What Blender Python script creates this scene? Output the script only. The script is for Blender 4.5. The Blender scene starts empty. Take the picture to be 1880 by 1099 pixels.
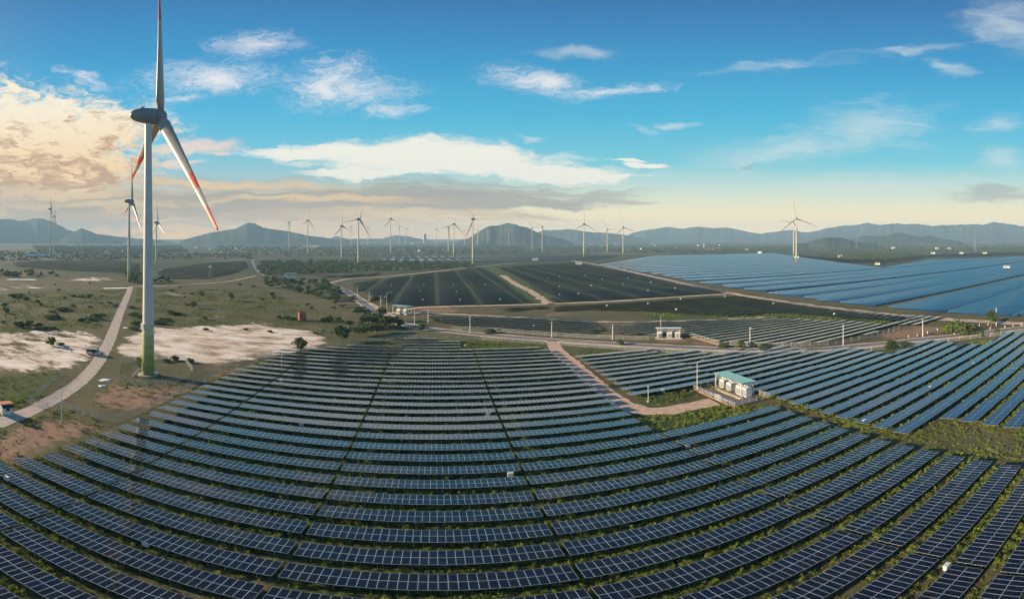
import bpy, bmesh, math, random
import numpy as np
from mathutils import Vector, Matrix
rnd = random.Random(7)
nrg = np.random.default_rng(7)
R = math.radians
# ---------------------------------------------------------------- camera (a stitched spherical panorama, 127 degrees wide)
scene = bpy.context.scene
F, X0, YH, H = 845.0, 798.0, 446.0, 43.0        # survey constants: px per radian, row-perpendicular bearing, horizon line, eye height
cam_d = bpy.data.cameras.new('camera')
cam = bpy.data.objects.new('camera', cam_d)
scene.collection.objects.link(cam)
cam_d.type = 'PANO'
cam_d.panorama_type = 'EQUIRECTANGULAR'
cam_d.longitude_min, cam_d.longitude_max = -940 / F, 940 / F
cam_d.latitude_min, cam_d.latitude_max = -(1099 - YH) / F, YH / F
cam_d.clip_start, cam_d.clip_end = 0.5, 90000
cam.location = (0, 0, H)
cam.rotation_euler = (R(90), 0, -(940 - X0) / F)
scene.camera = cam
# ---------------------------------------------------------------- light
EXPO = 1.0
HAZE_R, HAZE_TOP, HAZE_D = 8200.0, 350.0, 1.6e-4
SUN_AZ, SUN_EL = R(-92), R(17)
scene.view_settings.view_transform = 'Standard'
scene.view_settings.look = 'None'
scene.view_settings.gamma = 1
scene.view_settings.exposure = EXPO
scene.view_settings.use_curve_mapping = False
sun_d = bpy.data.lights.new('sun', 'SUN')
sun_d.energy = 5.0
sun_d.angle = R(2)
sun_d.color = (1.0, 0.79, 0.54)
sun = bpy.data.objects.new('sun', sun_d)
scene.collection.objects.link(sun)
sdir = Vector((math.sin(SUN_AZ) * math.cos(SUN_EL), math.cos(SUN_AZ) * math.cos(SUN_EL), math.sin(SUN_EL)))
sun.rotation_euler = sdir.to_track_quat('Z', 'Y').to_euler()
sun.location = sdir * 400
cy = scene.cycles
cy.use_denoising = True
cy.use_adaptive_sampling = True
cy.adaptive_threshold = 0.035
cy.max_bounces = 5
cy.diffuse_bounces = 2
cy.glossy_bounces = 3
cy.transparent_max_bounces = 24
cy.volume_bounces = 0
cy.sample_clamp_indirect = 6

class NT:
    """small helper to wire math nodes"""
    def __init__(s, tree):
        s.t = tree; s.n = tree.nodes; s.l = tree.links
    def new(s, typ, **kw):
        nd = s.n.new(typ)
        for k, v in kw.items(): setattr(nd, k, v)
        return nd
    def put(s, sock, v):
        if hasattr(v, 'is_output'): s.l.new(v, sock)
        elif v is not None: sock.default_value = v
    def m(s, op, a, b=None, c=None, clamp=False):
        nd = s.new('ShaderNodeMath', operation=op, use_clamp=clamp)
        s.put(nd.inputs[0], a)
        if b is not None: s.put(nd.inputs[1], b)
        if c is not None: s.put(nd.inputs[2], c)
        return nd.outputs[0]
    def ramp01(s, v, lo, hi):
        nd = s.new('ShaderNodeMapRange', interpolation_type='SMOOTHSTEP')
        s.put(nd.inputs[0], v); s.put(nd.inputs[1], lo); s.put(nd.inputs[2], hi)
        return nd.outputs[0]
    def mix(s, f, a, b, mode='MIX'):
        nd = s.new('ShaderNodeMix', data_type='RGBA', blend_type=mode)
        s.put(nd.inputs[0], f); s.put(nd.inputs[6], a); s.put(nd.inputs[7], b)
        return nd.outputs[2]
    def noise(s, vec, scale, detail=4, rough=0.55, dist=0.0, out=0):
        nd = s.new('ShaderNodeTexNoise')
        if vec is not None: s.l.new(vec, nd.inputs['Vector'])
        nd.inputs['Scale'].default_value = scale; nd.inputs['Detail'].default_value = detail
        nd.inputs['Roughness'].default_value = rough; nd.inputs['Distortion'].default_value = dist
        return nd.outputs[out]
    def xyz(s, x, y, z=0.0):
        nd = s.new('ShaderNodeCombineXYZ')
        s.put(nd.inputs[0], x); s.put(nd.inputs[1], y); s.put(nd.inputs[2], z)
        return nd.outputs[0]
    def ramp(s, f, stops, interp='LINEAR'):
        nd = s.new('ShaderNodeValToRGB'); cr = nd.color_ramp; cr.interpolation = interp
        while len(cr.elements) > 1: cr.elements.remove(cr.elements[-1])
        cr.elements[0].position = stops[0][0]; cr.elements[0].color = (*stops[0][1], 1)
        for p, c in stops[1:]:
            e = cr.elements.new(p); e.color = (*c, 1)
        s.put(nd.inputs[0], f)
        return nd.outputs[0]

def lin(r, g, b):
    f = lambda c: (c / 255 / 12.92) if c / 255 <= 0.04045 else ((c / 255 + 0.055) / 1.055) ** 2.4
    return (f(r), f(g), f(b))

def build_world():
    w = bpy.data.worlds.new('World'); scene.world = w; w.use_nodes = True
    w.cycles.sampling_method = 'MANUAL'; w.cycles.sample_map_resolution = 256
    t = NT(w.node_tree); w.node_tree.nodes.clear()
    out = t.new('ShaderNodeOutputWorld'); bg = t.new('ShaderNodeBackground')
    bg.inputs[1].default_value = 0.1
    t.l.new(bg.outputs[0], out.inputs[0])
    sky = t.new('ShaderNodeTexSky', sky_type='NISHITA')
    sky.sun_disc = False; sky.sun_elevation = SUN_EL; sky.sun_rotation = SUN_AZ
    sky.altitude = 40; sky.air_density = 1.0; sky.dust_density = 1.5; sky.ozone_density = 3.0
    tc = t.new('ShaderNodeTexCoord')
    sep = t.new('ShaderNodeSeparateXYZ'); t.l.new(tc.outputs['Generated'], sep.inputs[0])
    x, y, z = sep.outputs
    az = t.m('ARCTAN2', x, y)
    el = t.m('ARCSINE', z)
    # bearing and elevation in hundredths of a radian-like survey units (u right, v up)
    u = t.m('MULTIPLY', az, 8.45)
    v = t.m('MULTIPLY', el, 8.45)
    k = 0.5 ** EXPO * 10
    # clear-sky gradient over elevation 0..60 degrees
    f = t.m('DIVIDE', v, 6.0, clamp=True)
    S = lambda py: (YH - py) / 100 / 6.0
    def thru(stops):
        # the gradient as it must be above the hazy air so that it reads as seen through it
        out = []
        for p, c in stops:
            e = max(p * 6.0 / 8.45, 0.012); T = math.exp(-HAZE_D * min((HAZE_TOP - H) / math.sin(e), HAZE_R))
            out.append((p, tuple(max(q - h * (1 - T), 0.02) / T for q, h in zip(c, (0.19, 0.30, 0.40)))))
        return out
    grad_r = t.ramp(f, thru([(0.0, lin(196, 186, 178)), (S(425), lin(216, 202, 180)), (S(395), lin(222, 212, 184)), (S(350), lin(194, 215, 204)),
                        (S(300), lin(118, 198, 216)), (S(220), lin(78, 182, 218)), (S(120), lin(48, 156, 206)), (S(20), lin(34, 124, 182)), (1.0, lin(24, 92, 152))]))
    grad_l = t.ramp(f, thru([(0.0, lin(204, 178, 160)), (S(420), lin(226, 190, 156)), (S(380), lin(224, 198, 158)), (S(330), lin(158, 192, 200)),
                        (S(280), lin(112, 194, 218)), (S(200), lin(78, 180, 220)), (S(110), lin(54, 156, 208)), (S(10), lin(40, 130, 188)), (1.0, lin(26, 98, 158))]))
    side = t.ramp01(u, -5.0, 3.0)
    base = t.mix(side, grad_l, grad_r)
    # glow of the low sun behind the left-hand clouds
    dotn = t.new('ShaderNodeVectorMath', operation='DOT_PRODUCT')
    t.l.new(tc.outputs['Generated'], dotn.inputs[0]); dotn.inputs[1].default_value = sdir
    glow = t.m('POWER', t.m('MAXIMUM', dotn.outputs['Value'], 0.0), 14.0)
    base = t.mix(t.m('MULTIPLY', glow, 0.8), base, (*lin(255, 232, 196), 1))
    # cloud layers: ragged patches placed by bearing and elevation, broken by noise at several scales
    uv = t.xyz(u, v, 0.0)
    def wnoise(sx, sy, sc, det, rough, zz, dist=0.0):
        return t.noise(t.xyz(t.m('MULTIPLY', u, sx), t.m('MULTIPLY', v, sy), zz), sc, det, rough, dist, 1)
    def warp(colour, au, av):
        ws = t.new('ShaderNodeSeparateColor'); t.l.new(colour, ws.inputs[0])
        return t.m('MULTIPLY_ADD', t.m('SUBTRACT', ws.outputs[0], 0.5), au, u), t.m('MULTIPLY_ADD', t.m('SUBTRACT', ws.outputs[1], 0.5), av, v)
    wu, wv = warp(wnoise(0.7, 1.8, 1.1, 6, 0.62, 0.0), 1.9, 0.62)
    streak = t.noise(t.xyz(t.m('MULTIPLY', wu, 0.45), t.m('MULTIPLY', wv, 2.4), 0.3), 2.6, 6, 0.66, 0.4)
    band = t.noise(t.xyz(t.m('MULTIPLY', u, 0.16), t.m('MULTIPLY', wv, 3.4), 7.3), 2.4, 5, 0.62, 0.0)
    fine = t.noise(t.xyz(wu, t.m('MULTIPLY', wv, 1.9), 1.7), 3.6, 6, 0.66, 0.0)
    rp_u = t.m('ADD', wu, t.m('MULTIPLY', wv, 1.1)); rp_v = t.m('SUBTRACT', t.m('MULTIPLY', wv, 2.4), t.m('MULTIPLY', wu, 0.75))
    ripple = t.noise(t.xyz(rp_u, rp_v, 4.0), 4.2, 5, 0.70, 1.1)
    def ell(px, py, a, b, slope=0.0):
        du = t.m('SUBTRACT', wu, (px - X0) / 100)
        dv = t.m('SUBTRACT', t.m('SUBTRACT', wv, (YH - py) / 100), t.m('MULTIPLY', du, slope))
        q = t.m('ADD', t.m('POWER', t.m('ABSOLUTE', t.m('DIVIDE', du, a / 100)), 2.0), t.m('POWER', t.m('ABSOLUTE', t.m('DIVIDE', dv, b / 100)), 2.0))
        return t.m('SUBTRACT', 1.0, t.m('SQRT', q), clamp=True)
    def join(lst):
        r = lst[0]
        for q in lst[1:]: r = t.m('MAXIMUM', r, q)
        return r
    def layer(base, mask, tex, gain, lo, hi, colour, opac=1.0):
        """density = soft mask plus centred noise, so edges fray"""
        d = t.ramp01(t.m('ADD', mask, t.m('MULTIPLY', t.m('SUBTRACT', tex, 0.5), gain)), lo, hi)
        d = t.m('MULTIPLY', d, t.ramp01(mask, 0.0, 0.10))
        return t.mix(t.m('MULTIPLY', d, opac), base, colour), d
    # high cirrus
    m1 = join([ell(470, 85, 110, 42, 0.1), ell(390, 145, 200, 42, 0.04), ell(330, 185, 90, 20, 0.1), ell(600, 150, 120, 60, 0.25), ell(660, 165, 130, 44), ell(720, 205, 100, 18),
               ell(985, 150, 130, 36, -0.12), ell(1110, 165, 160, 16, 0.06), ell(165, 145, 70, 16, -0.3), ell(280, 215, 60, 20)])
    base, _ = layer(base, m1, ripple, 1.9, 0.0, 1.5, (*lin(250, 246, 248), 1), 0.9)
    m1b = join([ell(990, 153, 80, 24, -0.12), ell(590, 165, 60, 30, 0.25), ell(400, 150, 80, 20)])
    base, _ = layer(base, m1b, streak, 1.5, 0.12, 1.2, (*lin(250, 248, 248), 1), 0.8)
    m2 = join([ell(1430, 280, 300, 50, 0.16), ell(1590, 235, 220, 80, 0.1), ell(1850, 40, 150, 80, -0.2), ell(1760, 128, 70, 26, -0.2), ell(1830, 225, 90, 36, 0.1),
               ell(1840, 292, 120, 34), ell(1050, 95, 120, 20), ell(1190, 238, 50, 12, -0.2), ell(1250, 232, 55, 14), ell(980, 250, 50, 9, -0.2), ell(1600, 340, 340, 40), ell(1300, 352, 260, 16)])
    base, _ = layer(base, m2, streak, 1.3, 0.15, 1.25, (*lin(236, 240, 236), 1), 0.62)
    m2b = join([ell(1660, 92, 300, 26, 0.13), ell(1420, 122, 320, 20, 0.10)])
    base, _ = layer(base, m2b, streak, 1.6, 0.35, 1.5, (*lin(236, 240, 240), 1), 0.6)
    # low banded stratus, brown-grey, with pale yellow gaps
    m3 = join([ell(420, 372, 900, 70, 0.0), ell(60, 385, 520, 100), ell(820, 366, 520, 52, -0.02), ell(1000, 372, 260, 26)])
    base, _ = layer(base, m3, band, 1.6, 0.22, 0.80, (*lin(166, 148, 138), 1), 0.85)
    m3a = join([ell(1810, 352, 130, 20, 0.1), ell(1860, 362, 110, 16), ell(1380, 305, 50, 8), ell(1120, 372, 160, 10)])
    base, _ = layer(base, m3a, streak, 1.0, 0.2, 0.8, (*lin(170, 162, 160), 1), 0.6)
    m3b = join([ell(560, 415, 800, 44), ell(100, 415, 460, 44)])
    base, _ = layer(base, m3b, band, 1.0, 0.10, 0.8, (*lin(222, 176, 144), 1), 0.5)
    m3c = join([ell(420, 337, 420, 20, -0.02), ell(120, 352, 320, 24), ell(560, 366, 420, 16), ell(200, 374, 300, 14), ell(760, 392, 480, 16)])
    base, _ = layer(base, m3c, band, 1.6, 0.33, 0.95, (*lin(262, 216, 146), 1), 0.8)
    # the long bright lens cloud and its satellites
    m4 = join([ell(790, 288, 330, 40, -0.03), ell(620, 274, 240, 15, 0.03), ell(960, 308, 280, 27, -0.10), ell(1090, 328, 130, 9), ell(700, 316, 200, 15), ell(1150, 291, 60, 6), ell(1185, 303, 64, 10)])
    base, _ = layer(base, m4, streak, 1.1, 0.06, 0.52, (*lin(262, 256, 240), 1), 0.98)
    m4b = join([ell(365, 272, 140, 26, 0.03), ell(400, 288, 60, 12), ell(320, 302, 70, 12)])
    base, _ = layer(base, m4b, streak, 1.2, 0.2, 0.75, (*lin(252, 226, 210), 1), 0.9)
    # large sunlit bank on the left with shaded folds
    m5 = join([ell(60, 255, 300, 118, 0.0), ell(-160, 260, 360, 180), ell(185, 235, 130, 60), ell(160, 300, 160, 40), ell(15, 165, 46, 24), ell(90, 322, 240, 38), ell(-420, 240, 420, 170)])
    base, d5 = layer(base, m5, fine, 1.35, 0.06, 0.56, (*lin(268, 252, 222), 1), 1.0)
    folds = t.m('MULTIPLY', d5, t.ramp01(t.m('ADD', t.noise(t.xyz(wu, t.m('MULTIPLY', wv, 2.2), 9.1), 2.8, 5, 0.62, 0.0), t.m('MULTIPLY', t.m('SUBTRACT', 1.75, v), 0.16)), 0.46, 0.66))
    gold = t.m('MULTIPLY', d5, t.ramp01(v, 2.7, 1.1))
    base = t.mix(t.m('MULTIPLY', gold, 0.75), base, (*lin(268, 214, 138), 1))
    base = t.mix(t.m('MULTIPLY', folds, 0.78), base, (*lin(190, 142, 98), 1))
    tot = t.new('ShaderNodeVectorMath', operation='SCALE'); t.l.new(base, tot.inputs[0]); tot.inputs[3].default_value = k * 0.93
    ns = t.new('ShaderNodeVectorMath', operation='SCALE'); t.l.new(sky.outputs[0], ns.inputs[0]); ns.inputs[3].default_value = 0.03
    ad = t.new('ShaderNodeVectorMath', operation='ADD'); t.l.new(tot.outputs[0], ad.inputs[0]); t.l.new(ns.outputs[0], ad.inputs[1])
    t.l.new(ad.outputs[0], bg.inputs[0])
build_world()

# ---------------------------------------------------------------- survey helpers
def G(px, py, z=0.0):
    """ground point seen at a photo bearing and dip, on the level z"""
    az = (px - X0) / F; dip = max((py - YH) / F, 1e-4)
    d = (H - z) / math.tan(dip)
    return Vector((d * math.sin(az), d * math.cos(az), z))
def at(px, d, py=None):
    """point on a bearing at a distance; height from its elevation when py is given"""
    az = (px - X0) / F
    return Vector((d * math.sin(az), d * math.cos(az), 0 if py is None else H + d * math.tan((YH - py) / F)))
def proj(p):
    d = math.hypot(p[0], p[1])
    return X0 + F * math.atan2(p[0], p[1]), YH - F * math.atan2(p[2] - H, d)
def in_view(pts, m=12):
    q = [proj(p) for p in pts]
    xs = [a for a, b in q]; ys = [b for a, b in q]
    return max(xs) > -m and min(xs) < 1880 + m and min(ys) < 1099 + m
def tz_d(d):
    d = np.asarray(d, float)
    return 108 * np.clip((d - 900) / 7100, 0, None) ** 1.3
def tz(x, y): return float(tz_d(math.hypot(x, y)))
def fix(p):
    """drop a surveyed point on the real (gently rising) ground along its line of sight"""
    az = math.atan2(p[0], p[1]); dip = (H - 0) / math.hypot(p[0], p[1])
    d = math.hypot(p[0], p[1])
    for _ in range(30):
        d2 = (H - float(tz_d(d))) / dip
        d = 0.5 * d + 0.5 * d2
    return Vector((d * math.sin(az), d * math.cos(az), float(tz_d(d))))
def GP(px, py): 
    p = G(px, py)
    return fix(p) if math.hypot(p.x, p.y) > 850 else p
def ordinal(n):
    w = ['zeroth', 'first', 'second', 'third', 'fourth', 'fifth', 'sixth', 'seventh', 'eighth', 'ninth', 'tenth', 'eleventh', 'twelfth', 'thirteenth', 'fourteenth', 'fifteenth',
         'sixteenth', 'seventeenth', 'eighteenth', 'nineteenth', 'twentieth']
    if n <= 20: return w[n]
    tens = {2: 'twenty', 3: 'thirty', 4: 'forty'}[n // 10]
    return {20: 'twentieth', 30: 'thirtieth', 40: 'fortieth'}[n] if n % 10 == 0 else tens + '-' + w[n % 10]

# ---------------------------------------------------------------- object helpers
COL = scene.collection
def tag(o, label=None, cat=None, group=None, kind=None):
    if label: o['label'] = label
    if cat: o['category'] = cat
    if group: o['group'] = group
    if kind: o['kind'] = kind
    return o
def link(name, data, parent=None, loc=None, rot=None, scale=None):
    o = bpy.data.objects.new(name, data); COL.objects.link(o)
    if parent is not None: o.parent = parent
    if loc is not None: o.location = loc
    if rot is not None: o.rotation_euler = rot
    if scale is not None: o.scale = scale if hasattr(scale, '__len__') else (scale,) * 3
    return o
def empty(name, loc=(0, 0, 0), rz=0.0, scale=1.0):
    o = link(name, None, None, loc, (0, 0, rz), scale); o.empty_display_size = 0.5
    return o
class MB:
    """collects simple solids into one mesh"""
    def __init__(s): s.v = []; s.f = []; s.mi = []
    def add(s, vs, fs, mi=0, M=None):
        b = len(s.v)
        s.v += [tuple(M @ Vector(p)) if M is not None else tuple(p) for p in vs]
        s.f += [tuple(b + i for i in f) for f in fs]; s.mi += [mi] * len(fs)
        return s
    def box(s, c, d, mi=0, M=None):
        x, y, z = c; a, b, h = d[0] / 2, d[1] / 2, d[2] / 2
        vs = [(x + i * a, y + j * b, z + k * h) for k in (-1, 1) for j in (-1, 1) for i in (-1, 1)]
        return s.add(vs, [(0, 2, 3, 1), (4, 5, 7, 6), (0, 1, 5, 4), (2, 6, 7, 3), (0, 4, 6, 2), (1, 3, 7, 5)], mi, M)
    def tube(s, p, q, r0, r1=None, n=8, mi=0, caps=True):
        p = Vector(p); q = Vector(q); r1 = r0 if r1 is None else r1
        ax = (q - p).normalized(); a = ax.orthogonal().normalized(); b = ax.cross(a)
        vs = []
        for c, r in ((p, r0), (q, r1)):
            vs += [tuple(c + (a * math.cos(t) + b * math.sin(t)) * r) for t in [2 * math.pi * i / n for i in range(n)]]
        fs = [(i, (i + 1) % n, n + (i + 1) % n, n + i) for i in range(n)]
        if caps: fs += [tuple(range(n))[::-1], tuple(range(n, 2 * n))]
        return s.add(vs, fs, mi)
    def lathe(s, prof, n=24, mi=0, M=None, caps=True):
        """prof: list of (r, z) or (r, z, material)"""
        vs = []; fs = []; ms = []
        for p in prof: vs += [(p[0] * math.cos(2 * math.pi * i / n), p[0] * math.sin(2 * math.pi * i / n), p[1]) for i in range(n)]
        for k in range(len(prof) - 1):
            for i in range(n):
                fs.append((k * n + i, k * n + (i + 1) % n, (k + 1) * n + (i + 1) % n, (k + 1) * n + i))
        if caps: fs.append(tuple(range(n))[::-1]); fs.append(tuple(range((len(prof) - 1) * n, len(prof) * n)))
        return s.add(vs, fs, mi, M)
    def mesh(s, name, mats, smooth=False):
        me = bpy.data.meshes.new(name); me.from_pydata(s.v, [], s.f)
        for m in (mats if isinstance(mats, (list, tuple)) else [mats]): me.materials.append(m)
        if len(me.materials) > 1: me.polygons.foreach_set('material_index', s.mi)
        if smooth: me.polygons.foreach_set('use_smooth', [True] * len(s.f))
        me.update(); return me
    def build(s, name, mats, parent=None, smooth=False, **kw):
        return link(name, s.mesh(name, mats, smooth), parent, **kw)
def np_mesh(name, verts, faces, mats, mi=None, smooth=False):
    """fast mesh from arrays; faces is (n, k)"""
    me = bpy.data.meshes.new(name); verts = np.asarray(verts, np.float32); faces = np.asarray(faces, np.int32)
    n, k = faces.shape
    me.vertices.add(len(verts)); me.vertices.foreach_set('co', verts.ravel())
    me.loops.add(n * k); me.loops.foreach_set('vertex_index', faces.ravel())
    me.polygons.add(n); me.polygons.foreach_set('loop_start', np.arange(0, n * k, k, dtype=np.int32))
    me.polygons.foreach_set('loop_total', np.full(n, k, np.int32))
    for m in (mats if isinstance(mats, (list, tuple)) else [mats]): me.materials.append(m)
    if mi is not None: me.polygons.foreach_set('material_index', np.asarray(mi, np.int32))
    if smooth: me.polygons.foreach_set('use_smooth', np.ones(n, bool))
    me.update(calc_edges=True); return me

# ---------------------------------------------------------------- materials
def mat(name, col, rough=0.6, metal=0.0, var=0.0, scale=3.0, bump=0.0, spec=0.5, dirt=None):
    m = bpy.data.materials.new(name); m.use_nodes = True
    t = NT(m.node_tree); b = m.node_tree.nodes['Principled BSDF']
    b.inputs['Base Color'].default_value = (*col, 1); b.inputs['Roughness'].default_value = rough
    b.inputs['Metallic'].default_value = metal; b.inputs['Specular IOR Level'].default_value = spec
    if var or bump or dirt:
        tc = t.new('ShaderNodeTexCoord')
        n = t.noise(tc.outputs['Object'], scale, 5, 0.6)
        c2 = dirt if dirt else tuple(c * (1 - var) for c in col)
        c1 = col if dirt else tuple(min(1, c * (1 + var)) for c in col)
        t.l.new(t.mix(t.ramp01(n, 0.3, 0.72), (*c1, 1), (*c2, 1)), b.inputs['Base Color'])
        if bump:
            bp = t.new('ShaderNodeBump'); bp.inputs['Strength'].default_value = bump; bp.inputs['Distance'].default_value = 0.05
            t.l.new(n, bp.inputs['Height']); t.l.new(bp.outputs[0], b.inputs['Normal'])
    return m
M = {}
M['alu'] = mat('aluminium_frame', (0.55, 0.57, 0.60), 0.42, 0.6)
M['steel'] = mat('galvanised_steel', (0.32, 0.33, 0.34), 0.55, 0.5, 0.15, 4)
M['back'] = mat('panel_backsheet', (0.035, 0.042, 0.058), 0.6)
M['white'] = mat('white_paint', (0.72, 0.72, 0.70), 0.45, 0, 0, 0.7, 0, 0.4, dirt=(0.58, 0.57, 0.54))
M['blade_white'] = mat('blade_gelcoat', (0.36, 0.325, 0.275), 0.4, 0, 0.06, 0.2)
M['red'] = mat('signal_red', (0.62, 0.055, 0.02), 0.45, 0, 0.1, 0.5)
M['nacelle'] = mat('nacelle_grey', (0.20, 0.22, 0.25), 0.45, 0, 0.08, 0.4)
M['tower'] = mat('tower_concrete_white', (0.60, 0.59, 0.56), 0.5, 0, 0.07, 0.12)
for i, c in enumerate([(0.17, 0.20, 0.05), (0.23, 0.26, 0.075), (0.30, 0.33, 0.12), (0.39, 0.42, 0.20), (0.50, 0.52, 0.34)]):
    M['green%d' % i] = mat('tower_green_%s' % 'abcde'[i], c, 0.5, 0, 0.08, 0.5)
M['tower_sunlit'] = mat('tower_sunlit_tint', (0.50, 0.43, 0.35), 0.5, 0, 0.07, 0.12)  # warm low sunlight put into the colour of the smaller turbines' towers
M['concrete'] = mat('concrete', (0.50, 0.43, 0.37), 0.9, 0, 0, 0.5, 0.3, 0.3, dirt=(0.36, 0.30, 0.25))
M['pole'] = mat('concrete_pole', (0.58, 0.57, 0.54), 0.8, 0, 0.1, 1)
M['asphalt'] = mat('worn_asphalt', (0.17, 0.16, 0.165), 0.9, 0, 0.16, 0.35, 0.3)
M['laterite'] = mat('laterite_path', (0.46, 0.30, 0.21), 0.95, 0, 0, 0.6, 0.5, 0.2, dirt=(0.62, 0.46, 0.35))
M['dirt'] = mat('pale_dirt', (0.60, 0.45, 0.34), 0.95, 0, 0, 0.12, 0.4, 0.2, dirt=(0.36, 0.27, 0.18))
M['mint'] = mat('mint_roof_sheet', (0.36, 0.66, 0.55), 0.4, 0.1, 0.06, 2)
M['blue_roof'] = mat('blue_roof_sheet', (0.10, 0.30, 0.48), 0.4, 0.1, 0.1, 0.3)
M['brick'] = mat('red_brick', (0.38, 0.12, 0.06), 0.85, 0, 0.25, 3)
M['dark'] = mat('dark_opening', (0.02, 0.02, 0.022), 0.5)
M['car'] = mat('silver_paint', (0.42, 0.44, 0.46), 0.25, 0.5)
M['glass'] = mat('dark_glass', (0.012, 0.014, 0.018), 0.08)
M['tyre'] = mat('tyre_rubber', (0.02, 0.02, 0.02), 0.8)
M['skin'] = mat('skin', (0.42, 0.27, 0.19), 0.6)
M['cloth_dark'] = mat('dark_clothes', (0.03, 0.035, 0.05), 0.85)
M['cloth_red'] = mat('red_clothes', (0.35, 0.05, 0.05), 0.85)
M['hair'] = mat('black_hair', (0.012, 0.01, 0.009), 0.5)
M['bark'] = mat('bark', (0.13, 0.095, 0.065), 0.9, 0, 0.3, 4)
M['fence_post'] = mat('weathered_post', (0.40, 0.38, 0.36), 0.8, 0, 0.15, 1)
M['yellow'] = mat('pale_cable_tray', (0.52, 0.40, 0.24), 0.7)
M['splash'] = mat('soil_splashed_wall', (0.22, 0.13, 0.09), 0.9, 0, 0.3, 1.2)
M['tile'] = mat('clay_roof', (0.36, 0.16, 0.10), 0.8, 0, 0.2, 0.5)
M['house'] = mat('rendered_wall', (0.50, 0.48, 0.45), 0.8, 0, 0.1, 0.2)
M['tarp'] = mat('white_sheeting', (0.78, 0.78, 0.76), 0.5, 0, 0.08, 1)

def glass_mat(name, busbars, dark=1.0, blue=None):
    m = bpy.data.materials.new(name); m.use_nodes = True
    t = NT(m.node_tree); b = m.node_tree.nodes['Principled BSDF']
    oi = t.new('ShaderNodeObjectInfo'); ge = t.new('ShaderNodeNewGeometry'); tc = t.new('ShaderNodeTexCoord')
    r = t.m('FRACT', t.m('ADD', t.m('MULTIPLY', oi.outputs['Random'], 7.31), t.m('MULTIPLY', ge.outputs['Random Per Island'], 5.17)))
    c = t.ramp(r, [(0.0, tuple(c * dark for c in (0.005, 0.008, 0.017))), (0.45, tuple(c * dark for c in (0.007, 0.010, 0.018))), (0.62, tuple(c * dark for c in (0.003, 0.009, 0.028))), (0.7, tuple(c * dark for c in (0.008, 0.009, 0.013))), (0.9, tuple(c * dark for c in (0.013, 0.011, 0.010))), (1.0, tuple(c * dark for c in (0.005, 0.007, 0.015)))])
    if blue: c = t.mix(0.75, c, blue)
    if busbars:
        sp = t.new('ShaderNodeSeparateXYZ'); t.l.new(tc.outputs['Object'], sp.inputs[0])
        fx = t.m('FRACT', t.m('MULTIPLY', t.m('ADD', sp.outputs[0], 0.48), 6.25))
        fy = t.m('FRACT', t.m('MULTIPLY', t.m('ADD', sp.outputs[1], 0.98), 6.12))
        ln = t.m('MAXIMUM', t.m('GREATER_THAN', fx, 0.94), t.m('GREATER_THAN', fy, 0.965))
        c = t.mix(t.m('MULTIPLY', ln, 0.3), c, (0.10, 0.11, 0.13, 1))
    dust = t.m('MULTIPLY', t.ramp01(t.noise(ge.outputs['Position'], 0.8, 5, 0.7), 0.5, 0.8), 0.10)
    c = t.mix(dust, c, (0.16, 0.14, 0.12, 1))
    t.l.new(c, b.inputs['Base Color'])
    n = t.noise(ge.outputs['Position'], 0.35, 3)
    t.l.new(t.m('MULTIPLY_ADD', n, 0.07, 0.05), b.inputs['Roughness'])
    b.inputs['IOR'].default_value = 1.36
    return m
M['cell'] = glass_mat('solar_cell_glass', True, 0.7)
M['cell_far'] = glass_mat('solar_cell_glass_plain', False, 1.0, (0.010, 0.026, 0.058, 1))  # blue sky reflection of the middle rows put into the base colour
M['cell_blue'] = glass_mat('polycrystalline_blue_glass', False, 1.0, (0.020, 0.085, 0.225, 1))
M['cell_sky_tint'] = glass_mat('sky_tinted_glass', False, 1.0, (0.020, 0.060, 0.135, 1))  # same modules; pale reflection of the sky put into the base colour
M['cell_slate'] = glass_mat('slate_glass', False, 1.0, (0.010, 0.024, 0.050, 1))

def leaf_mat(name, a, b_, c):
    m = bpy.data.materials.new(name); m.use_nodes = True
    t = NT(m.node_tree); b = m.node_tree.nodes['Principled BSDF']
    oi = t.new('ShaderNodeObjectInfo'); ge = t.new('ShaderNodeNewGeometry')
    r = t.m('FRACT', t.m('ADD', t.m('MULTIPLY', oi.outputs['Random'], 3.3), t.m('MULTIPLY', ge.outputs['Random Per Island'], 0.55)))
    n = t.noise(ge.outputs['Position'], 0.05, 4, 0.6)
    f = t.m('ADD', t.m('MULTIPLY', r, 0.55), t.m('MULTIPLY', n, 0.62))
    col = t.ramp(f, [(0.15, a), (0.5, b_), (0.88, c)])
    t.l.new(col, b.inputs['Base Color'])
    b.inputs['Roughness'].default_value = 0.7; b.inputs['Specular IOR Level'].default_value = 0.2
    tr = t.new('ShaderNodeBsdfTranslucent'); t.l.new(col, tr.inputs[0])
    mx = t.new('ShaderNodeMixShader'); mx.inputs[0].default_value = 0.3
    t.l.new(b.outputs[0], mx.inputs[1]); t.l.new(tr.outputs[0], mx.inputs[2])
    t.l.new(mx.outputs[0], m.node_tree.nodes['Material Output'].inputs[0])
    return m
M['leaf'] = leaf_mat('tree_leaves', (0.028, 0.055, 0.016), (0.06, 0.10, 0.028), (0.12, 0.15, 0.045))
M['leaf_y'] = leaf_mat('yellow_green_leaves', (0.07, 0.11, 0.012), (0.13, 0.18, 0.018), (0.21, 0.25, 0.03))
M['weed'] = leaf_mat('weed_leaves', (0.10, 0.075, 0.036), (0.115, 0.175, 0.03), (0.33, 0.39, 0.06))

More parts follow.
